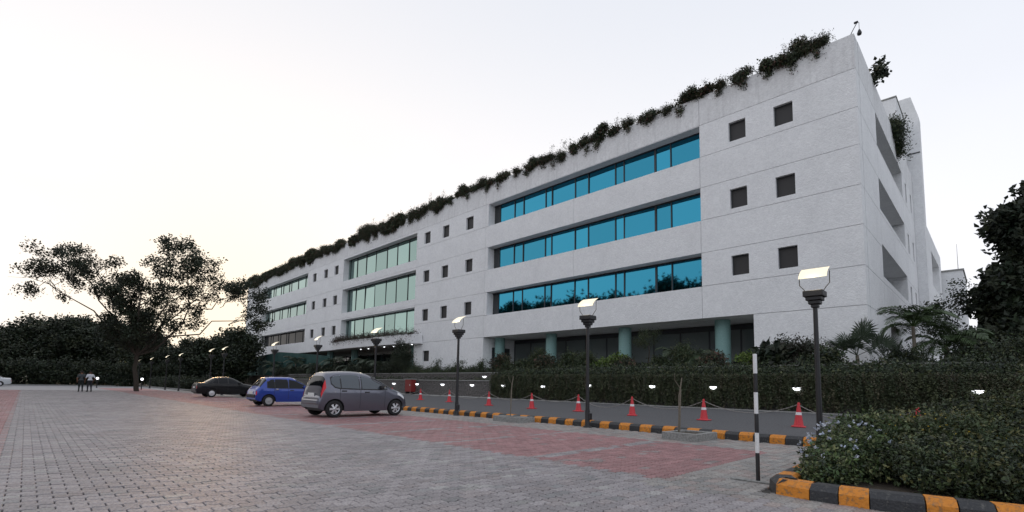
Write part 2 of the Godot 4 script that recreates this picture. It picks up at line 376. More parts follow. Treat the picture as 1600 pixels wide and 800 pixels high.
func building():
	var rng := RandomNumberGenerator.new(); rng.seed = 5
	var t := thing("office_building", "long white four storey office block with ribbon windows and creepers along its parapet", "building")
	var levels := [2.0, 5.94, 8.15, 10.45, 12.73, 15.05, 17.25, 19.57, 21.67]
	var strips := []     # x0, x1, y0, y1, kind
	for y in [[17.25, 19.52], [12.74, 15.02], [8.12, 10.42]]: strips.append([-35.75, -13.9, y[0], y[1], "blue"])
	for y in [[15.99, 19.3], [11.24, 14.77], [7.16, 10.25]]: strips.append([-67.6, -48.55, y[0], y[1], "green"])
	for y in [[16.98, 19.3], [12.40, 14.66], [7.71, 9.92]]: strips.append([-102.2, -80.55, y[0], y[1], "far"])
	var smalls := []
	for cy in [18.32, 13.72, 9.24]:
		for cx in [-11.37, -8.6]: smalls.append([cx, cy, 1.08, 1.32])
	for cy in [18.25, 13.67, 9.12]:
		for cx in [-46.4, -42.87, -38.73]: smalls.append([cx, cy, 1.2, 1.36])
	smalls.append([-45.95, 4.37, 1.25, 1.2])
	for cy in [18.08, 13.5, 8.92]:
		for cx in [-77.8, -73.6, -69.96]: smalls.append([cx, cy, 1.35, 1.36])
	for cx in [-108.3, -105.5]: smalls.append([cx, 8.7, 1.5, 1.36])
	var holes := []
	for s in strips: holes.append(rc(s[0], s[1], s[2], s[3]))
	for s in smalls: holes.append(rc(s[0] - s[2] / 2, s[0] + s[2] / 2, s[1] - s[3] / 2, s[1] + s[3] / 2))
	holes.append(rc(-36.15, -10.64, 1.0, 5.94))
	holes.append(rc(-111.0, -48.4, 1.0, 5.94))
	var xs := [-111.7, -102.2, -91.4, -80.55, -67.6, -58.1, -48.55, -36.15, -24.9, -13.9, RX]
	panels(t, Vector3(0, 0, FZ), Vector3.RIGHT, Vector3(0, 0, -1), xs, levels, holes, M.wall)
	# end facade, u = distance back from the corner
	var rh := [rc(6.1, 18.3, 17.3, 19.5), rc(6.1, 18.3, 13.0, 15.1), rc(6.1, 18.3, 8.55, 10.68), rc(8.0, 12.5, 1.0, 5.7)]
	for cy in [18.4, 13.9, 9.3]:
		for cz in [20.6, 24.0]: rh.append(rc(cz - 0.45, cz + 0.45, cy - 0.85, cy + 0.85))
	panels(t, Vector3(RX, 0, FZ - 0.91), Vector3(0, 0, -1), Vector3(-1, 0, 0), [0.0, 5.19, 17.39, 25.05], levels, rh.map(func(r): return Rect2(r.position - Vector2(0.91, 0), r.size)), M.wall)
	var b := B.new(); b.box(Vector3(-111.7, 2.0, -58.0), Vector3(-111.2, 21.67, FZ - 0.91)); obj("side_wall", b, M.wall, t)
	b = B.new(); b.box(Vector3(-111.2, 20.4, -58.0), Vector3(RX - 0.92, 20.7, FZ - 0.91)); obj("roof_slab", b, M.roof, t)
	b = B.new(); b.box(Vector3(-111.2, 6.0, -58.0), Vector3(-7.2, 20.4, -33.4)); obj("opaque_infill", b, M.wall, t)  # unseen solid box added behind the panels to block light
	b = B.new(); b.box(Vector3(-111.2, 5.945, -36.0), Vector3(RX - 0.92, 6.2, FZ - 0.92)); obj("soffit", b, M.wall, t)
	b = B.new(); b.box(Vector3(-7.1, 2.0, -58.0), Vector3(-6.7, 20.4, -36.5)); obj("inner_glazing", b, M.dark_glass, t)
	for y in [17.02, 12.72, 8.27]:
		b = B.new(); b.box(Vector3(-7.0, y, -52.0), Vector3(RX - 0.91, y + 0.26, -36.6)); obj("balcony_floor", b, M.wall, t)
	for y in [19.52, 15.12, 10.7]:
		b = B.new(); b.box(Vector3(-7.0, y, -52.0), Vector3(RX - 0.91, y + 0.2, -36.6)); obj("balcony_ceiling", b, M.wall, t)
	for z in [-38.1, -50.3]:
		b = B.new(); b.box(Vector3(-7.0, 8.0, z - 0.3), Vector3(RX - 0.91, 20.2, z)) if z < -45 else b.box(Vector3(-7.0, 8.0, z), Vector3(RX - 0.91, 20.2, z + 0.3)); obj("balcony_wall", b, M.wall, t)
	# ribbon windows
	var blue_m := [-35.75, -34.89, -32.82, -31.60, -28.78, -28.02, -25.36, -23.94, -21.26, -20.45, -17.71, -16.44, -13.9]
	var green_m := [-67.6, -66.98, -64.97, -62.31, -59.6, -56.71, -54.17, -51.46, -48.55]
	var far_m := [-102.2, -100.9, -98.6, -97.5, -94.7, -93.6, -90.7, -89.7, -86.6, -83.4, -82.2, -80.55]
	for s in strips:
		var mm: Array = blue_m if s[4] == "blue" else (green_m if s[4] == "green" else far_m)
		var gm: StandardMaterial3D = M.blue_glass if s[4] == "blue" else M.green_glass
		if s[4] == "far" and s[2] < 8: gm = M.tree_reflect_glass
		var w := Node3D.new(); w.name = numbered("ribbon_window", t); t.add_child(w, true); w.position = Vector3((s[0] + s[1]) / 2, s[2], FZ - 0.5)
		var o := w.position
		var fb := B.new()
		fb.box(Vector3(s[0], s[2] + 0.003, FZ - 0.90) - o, Vector3(s[1], s[2] + 0.075, FZ - 0.78) - o)
		fb.box(Vector3(s[0], s[3] - 0.08, FZ - 0.90) - o, Vector3(s[1], s[3] - 0.003, FZ - 0.78) - o)
		for k in range(1, mm.size() - 1):
			var mw := 0.035 if s[4] == "green" else 0.045
			if s[4] == "blue" and k == 10: mw = 0.075
			fb.box(Vector3(mm[k] - mw, s[2] + 0.076, FZ - 0.895) - o, Vector3(mm[k] + mw, s[3] - 0.081, FZ - 0.785) - o)
		obj("frame", fb, M.frame, w)
		for k in mm.size() - 1:
			var pw: float = (mm[k + 1] - mm[k]) / 2; var ph: float = (s[3] - s[2]) / 2
			var pb := B.new(); pb.box(Vector3(-pw, -ph + 0.02, -0.012), Vector3(pw, ph - 0.02, 0.0))
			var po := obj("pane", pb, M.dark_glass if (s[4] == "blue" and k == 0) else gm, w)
			po.position = Vector3((mm[k] + mm[k + 1]) / 2, (s[2] + s[3]) / 2, FZ - 0.85) - o
			po.rotation = Vector3(rng.randfn(0, 0.006), rng.randfn(0, 0.007), 0)
			if po.material_override == gm and gm.metallic > 0.5:
				var key := "%s_%d" % [s[4], rng.randi() % 4]
				if not M.has(key):
					M[key] = gm.duplicate(); var q := 0.95 + 0.03 * int(key.right(1)); M[key].albedo_color = Color(gm.albedo_color.r * q, gm.albedo_color.g * q, gm.albedo_color.b * q)
				po.material_override = M[key]
	for s in smalls:
		var w := Node3D.new(); w.name = numbered("small_window", t); t.add_child(w, true); w.position = Vector3(s[0], s[1], FZ - 0.2)
		var hw: float = s[2] / 2; var hh: float = s[3] / 2
		var fb := B.new()
		fb.box(Vector3(-hw + 0.002, -hh + 0.002, -0.08), Vector3(-hw + 0.06, hh - 0.002, 0.0)); fb.box(Vector3(hw - 0.06, -hh + 0.002, -0.08), Vector3(hw - 0.002, hh - 0.002, 0.0))
		fb.box(Vector3(-hw + 0.061, hh - 0.06, -0.08), Vector3(hw - 0.061, hh - 0.002, 0.0)); fb.box(Vector3(-hw + 0.061, -hh + 0.002, -0.08), Vector3(hw - 0.061, -hh + 0.06, 0.0))
		obj("frame", fb, M.frame, w)
		var pb := B.new(); pb.box(Vector3(-hw + 0.06, -hh + 0.06, -0.06), Vector3(hw - 0.06, hh - 0.06, -0.04)); obj("pane", pb, M.louvre, w)
	for cy in [18.4, 13.9, 9.3]:
		for cz in [-52.6, -56.0]:
			var sb := B.new(); sb.box(Vector3(RX - 0.35, cy - 0.85, cz - 0.45), Vector3(RX - 0.3, cy + 0.85, cz + 0.45)); obj("slit_window", sb, M.dark_glass, t)
	# set back ground floor behind the columns
	b = B.new(); b.box(Vector3(-48.4, 2.0, -38.5), Vector3(-36.16, 5.94, FZ - 0.92)); obj("ground_floor_wall", b, M.wall, t)
	b = B.new(); b.box(Vector3(-10.62, 2.0, -38.5), Vector3(-5.8, 5.94, FZ - 0.92)); obj("ground_floor_wall", b, M.wall, t)
	b = B.new(); b.box(Vector3(-36.1, 2.0, -37.2), Vector3(-10.7, 5.94, -36.8)); obj("ground_floor_core", b, M.wall, t)
	var gx := -36.1
	for k in 11:
		var x1 := gx + 25.4 / 11
		var pb := B.new(); pb.box(Vector3(gx + 0.05, 3.3, -36.5), Vector3(x1 - 0.05, 5.55, -36.48)); obj("shopfront_pane", pb, M.store_glass, t)
		pb = B.new(); pb.box(Vector3(gx + 0.05, 2.2, -36.5), Vector3(x1 - 0.05, 3.2, -36.48)); obj("shopfront_pane", pb, M.dark_glass, t)
		pb = B.new(); pb.box(Vector3(gx - 0.05, 2.12, -36.56), Vector3(gx + 0.05, 5.94, -36.42)); obj("mullion", pb, M.frame, t)
		gx = x1
	b = B.new(); b.box(Vector3(-36.1, 3.2, -36.55), Vector3(-10.7, 3.3, -36.43)); obj("transom", b, M.frame, t)
	b = B.new(); b.box(Vector3(-36.1, 5.55, -36.55), Vector3(-10.7, 5.94, -36.4)); obj("header", b, M.frame, t)
	for cx in [-35.4, -28.6, -20.9, -13.2]:
		b = B.new(); b.lathe([Vector2(0.5, 2.1), Vector2(0.5, 5.94)], Vector3(cx, 0, -33.6), 24); obj("column", b, M.column, t)
	b = B.new(); b.box(Vector3(-36.15, 2.1, -36.7), Vector3(-10.65, 2.2, FZ - 0.1)); obj("porch_floor", b, M.cap, t)
	b = B.new(); b.box(Vector3(-36.14, 2.2, -35.6), Vector3(-36.0, 5.0, -33.2)); obj("side_door", b, M.frame, t)
	# entrance porch
	b = B.new(); b.box(Vector3(-111.0, 2.0, -38.4), Vector3(-48.5, 5.94, -38.0)); obj("porch_wall", b, M.wall, t)
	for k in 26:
		b = B.new(); b.box(Vector3(-50.85 - k * 2.4, 2.2, -37.95), Vector3(-48.55 - k * 2.4, 5.5, -37.9)); obj("porch_shade_pane", b, M.dark_glass, t)  # dark glass carried along the whole porch wall, standing in for its shade
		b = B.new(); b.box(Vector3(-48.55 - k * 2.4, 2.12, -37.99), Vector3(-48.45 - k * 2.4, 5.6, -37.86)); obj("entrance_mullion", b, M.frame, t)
	b = B.new(); b.box(Vector3(-56.5, 2.1, -37.2), Vector3(-53.5, 3.6, -36.8)); obj("reception_screen", b, M.brick, t)
	b = B.new(); b.box(Vector3(-63.5, 2.1, -37.2), Vector3(-61.5, 3.4, -36.8)); obj("reception_screen", b, M.brick, t)
	for cx in [-50.5, -66.0, -74.0, -84.0, -94.0, -104.0]:
		b = B.new(); b.lathe([Vector2(0.5, 2.1), Vector2(0.5, 5.94)], Vector3(cx, 0, -33.6), 20); obj("column", b, M.column, t)
	# curved canopy with its planter
	b = B.new(); var rows := []
	for k in 25:
		var u := k / 24.0; var x := -46.6 - u * 22.0
		var zf: float = FZ + 0.25 + 1.35 * pow(max(0.0, 1.0 - pow(abs(2 * u - 1), 3.0)), 0.5)
		rows.append(PackedVector3Array([Vector3(x, 6.12, FZ + 0.01), Vector3(x, 5.78, FZ + 0.01), Vector3(x, 5.74, zf - 0.3), Vector3(x, 5.82, zf), Vector3(x, 6.86, zf + 0.06), Vector3(x, 6.9, zf - 0.12), Vector3(x, 6.6, zf - 0.14), Vector3(x, 6.6, FZ + 0.01)]))
	for k in 24:
		for j in 7: b.quad(rows[k][j], rows[k][j + 1], rows[k + 1][j + 1], rows[k + 1][j])
	for e in [0, 24]:
		for j in range(1, 6): b.tri(rows[e][0], rows[e][j], rows[e][j + 1]); 
	var can := obj("entrance_canopy", b, M.wall, t); can.set_meta("label", "curved white canopy band over the entrance")
	var dl := B.new()
	for q in [-61.2, -59.1, -56.5, -54.4, -52.6, -49.8, -47.9]:
		var db := B.new(); db.lathe([Vector2(0.0, -0.06), Vector2(0.09, -0.05), Vector2(0.11, 0.0)], Vector3(q, 5.74, FZ + 0.35 + 0.35 * sin(q * 3.0)), 10); obj("downlight", db, M.dome_glow, t)
	# roof terraces and stair towers behind
	var tw := thing("stair_tower", "taller pale stair tower rising behind the roof of the white block", "tower", Vector3(-9.5, 2, -54.5))
	b = B.new(); b.bevel_box(Vector3(-16, 20.0, -57.5) - tw.position, Vector3(-5.05, 27.0, -52.0) - tw.position, 0.03); obj("shaft", b, M.wall, tw)
	b = B.new(); b.box(Vector3(-16.04, 27.002, -57.54) - tw.position, Vector3(-5.0, 27.12, -51.95) - tw.position); obj("coping", b, M.cap, tw)
	tw = thing("lift_tower", "tallest blank tower with slanted corner behind the end facade", "tower", Vector3(-9, 2, -59))
	b = B.new(); b.prism([Vector2(-14, 2), Vector2(-4.06, 2), Vector2(-4.06, 27.4), Vector2(-4.55, 29.5), Vector2(-14, 29.5)], Vector3(0, 0, -58.0) - tw.position, Vector3.RIGHT, Vector3.UP, Vector3(0, 0, -1.6)); obj("shaft", b, M.wall, tw)
	b = B.new(); b.box(Vector3(-6.2, 23.8, -57.99) - tw.position, Vector3(-4.07, 23.9, -57.95) - tw.position); obj("joint_strip", b, M.frame, tw)
	tw = thing("rear_wing", "lower rear wing with two recessed windows behind the tallest tower", "building", Vector3(-9, 2, -66))
	panels(tw, Vector3(-4.06, 0, -59.62) - tw.position, Vector3(0, 0, -1), Vector3(-1, 0, 0), [0.0, 7.5, 15.4], [2.0, 5.94, 8.15, 10.45, 12.73, 15.05, 17.1], [rc(3.5, 12.5, 11.9, 15.4), rc(3.5, 12.5, 7.2, 10.2)], M.wall)
	b = B.new(); b.box(Vector3(-16, 2, -75.0) - tw.position, Vector3(-5.9, 17.0, -59.7) - tw.position); obj("opaque_infill", b, M.wall, tw)
	tw = thing("rear_annexe", "low pale annexe at the back of the site", "building", Vector3(-3, 2, -78))
	b = B.new(); b.box(Vector3(-12, 2, -84) - tw.position, Vector3(-2.2, 15.4, -75.4) - tw.position); obj("block", b, M.wall, tw)
	b = B.new(); b.box(Vector3(-12.1, 15.402, -84.1) - tw.position, Vector3(-2.1, 15.6, -75.3) - tw.position); obj("coping", b, M.cap, tw)
	b = B.new(); b.tube([Vector3(-2.6, 15.6, -75.6) - tw.position, Vector3(-2.6, 18.6, -75.6) - tw.position], [0.03, 0.012], 6); obj("aerial", b, M.metal_black, tw)
	# floodlight on the parapet corner
	var fl := thing("floodlight", "small dark floodlight hanging from an arm on the parapet corner", "floodlight", Vector3(-5.05, 21.67, -32.2))
	b = B.new(); b.tube([Vector3(0, 0, 0), Vector3(0.2, 0.28, 0.1), Vector3(0.42, 0.56, 0.2)], [0.022, 0.02, 0.02], 6); obj("arm", b, M.metal_black, fl)
	b = B.new(); b.tube([Vector3(0.42, 0.56, 0.2), Vector3(0.5, 0.5, 0.23), Vector3(0.5, 0.02, 0.23)], [0.012, 0.012, 0.012], 6); obj("cable", b, M.metal_black, fl)
	b = B.new(); b.lathe([Vector2(0.0, 0.06), Vector2(0.05, 0.04), Vector2(0.12, -0.16), Vector2(0.10, -0.26), Vector2(0.0, -0.28)], Vector3(0.5, 0, 0.23), 12); obj("lamp_housing", b, M.metal_black, fl)
	b = B.new(); b.bevel_box(Vector3(0.26, 0.52, 0.14), Vector3(0.46, 0.62, 0.26), 0.02); obj("junction_box", b, M.metal_black, fl)
	# green shade net in front of the far ground floor
	var nt := thing("green_net", "dark green shade net hung along the far ground floor", "net", Vector3(-84, 2.1, -29.6))
	rows = []
	var nf := noise(0.15, 33, 3)
	for k in 61:
		var x := -20.0 + 38.5 * k / 60.0
		var r := PackedVector3Array()
		var top: float = [3.2, 3.55, 3.95, 3.4, 2.7][int(k / 15.0)] + ([3.55, 3.95, 3.4, 2.7, 2.7][int(k / 15.0)] - [3.2, 3.55, 3.95, 3.4, 2.7][int(k / 15.0)]) * fmod(k / 15.0, 1.0)
		for j in 9: r.append(Vector3(x, top * j / 8.0, 0.16 * sin(x * 1.7) * (1.0 - j / 12.0) + nf.get_noise_2d(x * 4, j * 3.0) * 0.15))
		rows.append(r)
	b = B.new(); b.grid(rows); obj("netting", b, M.net, nt)
	for k in 10:
		var px := -19.6 + k * 4.2
		b = B.new(); b.tube([Vector3(px, -0.05, -0.3), Vector3(px, 3.3, -0.3)], [0.04, 0.04], 6); obj("post", b, M.metal_black, nt)

# ---------------------------------------------------------------- kerbs, lamps, cones, posts
func kerb_block(parent, a: Vector3, b_: Vector3, m, h := 0.19, w := 0.3):
	var dir := (b_ - a).normalized(); var side := Vector3.UP.cross(dir).normalized()
	var g := dir * 0.006
	var b := B.new(); b.prism([Vector2(0, -0.05), Vector2(w, -0.05), Vector2(w, h - 0.03), Vector2(w - 0.03, h), Vector2(0.09, h), Vector2(0.015, h - 0.06)], a + g, side, Vector3.UP, b_ - a - 2 * g)
	return obj("block", b, m, parent)
func street():
	var rng := RandomNumberGenerator.new(); rng.seed = 11
	# kerb between car park and drive
	var k := thing("striped_kerb", "long low kerb of alternating orange and black blocks along the drive", "kerb")
	var x := -2.1; var i := 1
	while x > -19.2:
		var l := 0.335 + rng.randf_range(-0.02, 0.02)
		var yy := rng.randf_range(-0.006, 0.006)
		kerb_block(k, Vector3(x - l, yy, -12.2 + rng.randf_range(-0.008, 0.008)), Vector3(x, yy, -12.2 + rng.randf_range(-0.008, 0.008)), M.kerb_orange if i % 2 else M.kerb_black, 0.18)
		x -= l; i += 1
	# corner island kerb
	k = thing("island_kerb", "orange and black kerb round the flower bed with blue and yellow flowers", "kerb")
	var pts := [Vector3(-2.08, 0, -6.62), Vector3(-1.9, 0, -6.27), Vector3(-1.54, 0, -6.21), Vector3(-1.27, 0, -6.22), Vector3(-1.0, 0, -6.25), Vector3(-0.56, 0, -6.34), Vector3(-0.32, 0, -6.39), Vector3(-0.06, 0, -6.45), Vector3(0.25, 0, -6.53), Vector3(0.6, 0, -6.62), Vector3(0.95, 0, -6.72), Vector3(1.3, 0, -6.82), Vector3(1.7, 0, -6.93), Vector3(2.1, 0, -7.05), Vector3(2.5, 0, -7.15)]
	for q in pts.size() - 1: kerb_block(k, pts[q], pts[q + 1], M.kerb_orange if q % 2 else M.kerb_black, 0.17, 0.28)
	var side := [Vector3(-2.08, 0, -6.62), Vector3(-2.1, 0, -7.0), Vector3(-2.12, 0, -7.4), Vector3(-2.14, 0, -7.8), Vector3(-2.16, 0, -8.2), Vector3(-2.18, 0, -8.6), Vector3(-2.2, 0, -9.0), Vector3(-2.22, 0, -9.4), Vector3(-2.24, 0, -9.8), Vector3(-2.2, 0, -10.2), Vector3(-2.1, 0, -10.6), Vector3(-2.05, 0, -11.0), Vector3(-2.03, 0, -11.5), Vector3(-2.02, 0, -12.15)]
	for q in side.size() - 1: kerb_block(k, side[q + 1], side[q], M.kerb_orange if q % 2 == 0 else M.kerb_black, 0.17, 0.28)
	var b := B.new(); b.prism([Vector2(-1.85, 6.45), Vector2(-1.0, 6.4), Vector2(2.5, 7.35), Vector2(8, 8.6), Vector2(8, 12.0), Vector2(-1.85, 12.0)], Vector3(0, -0.05, 0), Vector3.RIGHT, Vector3(0, 0, -1), Vector3(0, 0.14, 0)); struct("planting_bed", b, M.soil)
	# lamp posts
	var lp := lamp_post()
	var spots := [[-2.72, "tall black lamp post with glowing panel beside the flower bed"], [-8.75, "black lamp post with glowing panel between the two young trees"], [-15.0, "black lamp post with glowing panel past the second tree pit"], [-21.4, "black lamp post with glowing panel between the grey and the blue hatchback"], [-28.1, "black lamp post with glowing panel just beyond the blue hatchback"], [-35.1, "black lamp post with glowing panel between the blue hatchback and the black saloon"], [-44.0, ""], [-47.9, ""], [-59.6, ""], [-66.4, ""], [-76.0, ""], [-85.4, ""], [-97.0, ""], [-110.0, ""], [-123.0, ""]]
	for q in spots.size():
		var s = spots[q]
		var o: Node3D = lp if q == 0 else copy(lp, "lamp_post", Vector3.ZERO)
		o.position = Vector3(s[0], 0.0 if s[0] > -90 else 0.1, -11.98 if s[0] > -40 else -11.2)
		o.rotation.y = rng.randf_range(-0.08, 0.08)
		tag(o, s[1] if s[1] else "distant black lamp post with glowing panel in the row past the parked cars", "lamp post", "lamp posts along the kerb")
	# wall lights on the hedge
	var wl := wall_light()
	var q := 0
	for wx in [-0.55, -6.56, -10.41, -13.86, -18.21, -22.06, -25.98, -29.95, -33.86, -37.73, -41.68, -45.0, -48.06, -52.0, -56.5, -61.0, -66.0]:
		var o: Node3D = wl if q == 0 else copy(wl, "wall_light", Vector3.ZERO)
		var on_wall: bool = wx < -26.8
		o.position = Vector3(wx, 1.34 if wx > -20 else 1.22, -25.44 if on_wall else -25.12)
		tag(o, "glowing white half dome lamp on the rubble stone wall" if on_wall else "glowing white half dome lamp set in the creeper hedge", "wall light", "lamps on the stone wall" if on_wall else "lamps along the creeper hedge")
		q += 1
	for wx in [-27.2, -30.9]:
		var o := copy(wl, "wall_light", Vector3(wx, 1.95, -27.6), 0.0, "glowing white half dome lamp on the upper stone wall"); tag(o, "", "", "lamps on the upper stone wall")
	for a in [[-75.0, -6.0], [-66.0, -9.0], [-48.5, -12.9], [-41.0, -13.0], [-37.5, -13.0], [-96.0, -2.0], [-94.5, -4.5]]:
		var bl := thing("bollard_light", "low bollard with glowing white globe at the edge of the car park", "bollard", Vector3(a[0], 0.02, a[1]), 0.0, "bollard lamps at the far edge")
		b = B.new(); b.lathe([Vector2(0.0, 0), Vector2(0.09, 0), Vector2(0.05, 0.05), Vector2(0.045, 0.98), Vector2(0.0, 0.98)], Vector3.ZERO, 10); obj("post", b, M.metal_black, bl)
		b = B.new(); b.lathe([Vector2(0.0, 0.98), Vector2(0.1, 1.02), Vector2(0.14, 1.12), Vector2(0.1, 1.22), Vector2(0.0, 1.26)], Vector3.ZERO, 12); obj("globe", b, M.dome_glow, bl)
	# cones and chains
	var cones := [Vector3(1.6, 0.06, -16.0), Vector3(-1.49, 0.06, -16.24), Vector3(-4.41, 0.08, -16.93), Vector3(-7.48, 0.08, -17.2), Vector3(-10.38, 0.08, -17.2), Vector3(-13.35, 0.09, -17.6), Vector3(-16.1, 0.08, -17.5), Vector3(-19.47, 0.09, -17.75), Vector3(-23.9, 0.1, -18.5), Vector3(-27.5, 0.11, -18.85), Vector3(-31.5, 0.11, -19.1)]
	var cn := cone()
	for c in cones.size():
		var o: Node3D = cn if c == 0 else copy(cn, "traffic_cone", Vector3.ZERO)
		o.position = Vector3(cones[c].x, road_y(cones[c].z) + 0.014, cones[c].z); o.rotation.y = rng.randf() * TAU
		if c == 2: o.rotation.z = 0.03
		tag(o, "red traffic cone with white sleeve on the drive, linked by a chain", "traffic cone", "cones along the drive")
	for c in cones.size() - 1:
		var a := Vector3(cones[c].x, road_y(cones[c].z) + 0.70, cones[c].z); var e := Vector3(cones[c + 1].x, road_y(cones[c + 1].z) + 0.70, cones[c + 1].z)
		var ch := thing("chain", "thin pale plastic chain sagging between two traffic cones", "chain", a, 0.0, "chains between the cones")
		b = B.new()
		var sag := 0.30 + rng.randf() * 0.14
		var n := int(a.distance_to(e) / 0.07)
		var last := Vector3.ZERO
		for s in range(1, n + 1):
			var u := float(s) / n
			var pnt := (e - a) * u + Vector3(0, -sag * 4.0 * u * (1 - u), 0)
			var d := (pnt - last)
			var off := Vector3(0, 0.008, 0) if s % 2 else d.cross(Vector3.UP).normalized() * 0.008
			b.tube([last - d * 0.1 + off, pnt + d * 0.1 + off], [0.007, 0.007], 4, false); b.tube([last - d * 0.1 - off, pnt + d * 0.1 - off], [0.007, 0.007], 4, false)
			last = pnt
		obj("links", b, M.chain, ch)
	# striped barrier post
	var bp := thing("striped_post", "black and white banded barrier post standing beside the island kerb", "post", Vector3(-2.28, 0, -6.86))
	var cuts := [0.0, 0.36, 0.62, 0.87, 1.15, 1.40, 1.66]
	for s in 6:
		b = B.new(); b.lathe([Vector2(0.0, cuts[s]), Vector2(0.025, cuts[s]), Vector2(0.025, cuts[s + 1]), Vector2(0.0, cuts[s + 1])], Vector3(0, 0.02, 0), 14); obj("band", b, M.paint_white if s % 2 else M.metal_black, bp)
	b = B.new(); b.bevel_box(Vector3(-0.34, 0.002, -0.05), Vector3(0.2, 0.024, 0.05), 0.005); obj("base_bar", b, M.concrete, bp)
	# red hydrant cabinet by the stone wall
	var hb := thing("hydrant_cabinet", "dark red metal hydrant cabinet standing against the rubble stone wall", "cabinet", Vector3(-38.0, 0.22, -24.9))
	b = B.new(); b.bevel_box(Vector3(-0.5, 0.25, -0.25), Vector3(0.5, 1.35, 0.25), 0.02); obj("body", b, M.red_box, hb)
	b = B.new(); b.bevel_box(Vector3(-0.55, 1.352, -0.3), Vector3(0.55, 1.42, 0.3), 0.02); obj("lid", b, M.cap, hb)
	for lx in [-0.42, 0.42]: b = B.new(); b.box(Vector3(lx - 0.04, -0.02, -0.2), Vector3(lx + 0.04, 0.249, 0.2)); obj("leg", b, M.metal_black, hb)
	b = B.new(); b.lathe([Vector2(0.0, 0.02), Vector2(0.06, 0.015), Vector2(0.06, 0.0)], Vector3(0.3, 0.85, 0.25), 12, Basis(Vector3.RIGHT, PI / 2)); obj("handle", b, M.plate, hb)
	# tree pits with staked saplings
	for a in [[-5.32, -11.42, 0.86, 1.15, "concrete tree pit edging in front of the kerb, near the flower bed"], [-11.6, -11.72, 1.25, 0.75, "concrete tree pit edging in front of the kerb, far from the flower bed"]]:
		var tp := thing("tree_pit", a[4], "planter", Vector3(a[0], 0, a[1]))
		var hx: float = a[2] / 2; var hz: float = a[3] / 2
		for e in [[-hx, -hz, hx, -hz + 0.09], [-hx, hz - 0.09, hx, hz], [-hx, -hz + 0.092, -hx + 0.09, hz - 0.092], [hx - 0.09, -hz + 0.092, hx, hz - 0.092]]:
			b = B.new(); b.bevel_box(Vector3(e[0], -0.03, e[1]), Vector3(e[2], 0.17 + rng.randf_range(-0.01, 0.01), e[3]), 0.012); obj("edging_slab", b, M.concrete, tp)
		b = B.new(); b.box(Vector3(-hx + 0.08, -0.03, -hz + 0.08), Vector3(hx - 0.08, 0.12, hz - 0.08)); obj("soil", b, M.soil, tp)
	for a in [[-5.6, -11.4, 1.36, 0.10, "thin staked sapling in the tree pit, near the flower bed"], [-11.65, -11.6, 1.4, 0.1, "thin staked sapling in the tree pit, far from the flower bed"]]:
		var sp := thing("sapling", a[4], "sapling", Vector3(a[0], 0.11, a[1]))
		b = B.new(); b.tube([Vector3(0, -0.1, 0), Vector3(0.02, 0.4, -0.01), Vector3(0.03, 0.9, 0.0), Vector3(a[3], a[2], -0.02)], [0.022, 0.02, 0.017, 0.012], 6); obj("stem", b, M.pale_bark, sp)
		b = B.new(); b.tube([Vector3(0.05, -0.1, 0.04), Vector3(0.09, a[2] * 0.8, 0.03)], [0.016, 0.014], 5); obj("stake", b, M.pale_bark, sp)
		b = B.new(); b.tube([Vector3(a[3] * 0.7, a[2] * 0.8, 0), Vector3(a[3] * 0.5 - 0.1, a[2] * 0.95, 0.05), Vector3(a[3] * 0.5 - 0.12, a[2] * 1.08, 0.03)], [0.007, 0.005, 0.003], 4); obj("twig", b, M.pale_bark, sp)

func lamp_post() -> Node3D:
	var t := thing("lamp_post")
	var b := B.new(); b.lathe([Vector2(0.0, 0.0), Vector2(0.13, 0.0), Vector2(0.13, 0.03), Vector2(0.075, 0.05), Vector2(0.07, 0.5), Vector2(0.06, 0.52), Vector2(0.05, 1.8), Vector2(0.045, 3.05)], Vector3.ZERO, 14); obj("pole", b, M.metal_black, t)
	b = B.new(); b.bevel_box(Vector3(0.045, 0.22, -0.06), Vector3(0.13, 0.42, 0.06), 0.01); obj("switch_box", b, M.metal_black, t)
	b = B.new()
	for s in [[0.07, 3.0, 3.07], [0.11, 3.072, 3.15], [0.15, 3.152, 3.23], [0.19, 3.232, 3.36]]: b.bevel_box(Vector3(-s[0], s[1], -s[0]), Vector3(s[0], s[2], s[0]), 0.01)
	obj("stepped_cap", b, M.metal_black, t)
	for sx in [-1, 1]:
		b = B.new(); b.tube([Vector3(sx * 0.16, 3.35, 0), Vector3(sx * 0.22, 3.44, 0), Vector3(sx * 0.285, 3.52, 0), Vector3(sx * 0.29, 3.78, 0)], [0.009, 0.009, 0.009, 0.009], 6); obj("bracket", b, M.metal_black, t)
	# the curved glowing panel, tilted down and out
	b = B.new(); var rows := []; var back := []
	for i in 9:
		var u := (i / 8.0 - 0.5)
		var r := PackedVector3Array(); var r2 := PackedVector3Array()
		for j in 3:
			var v := j / 2.0 - 0.5
			var yy := 3.77 + u * 0.27; var zz := -0.16 * u * 2.0 - 0.25 * u * u + 0.06
			r.append(Vector3(v * 0.54, yy, zz)); r2.append(Vector3(v * 0.54, yy + 0.01, zz - 0.022))
		rows.append(r); back.append(r2)
	b.grid(rows); var pn := obj("lamp_panel", b, M.lamp_glow, t)
	b = B.new(); b.grid(back); obj("panel_back", b, M.metal_black, t)
	var l := OmniLight3D.new(); l.name = "glow"; t.add_child(l); l.position = Vector3(0, 3.66, 0.22); l.light_energy = 0.35; l.light_color = Color(1, 0.93, 0.8); l.omni_range = 14; l.omni_attenuation = 2; l.light_size = 0.2; l.shadow_enabled = true
	return t
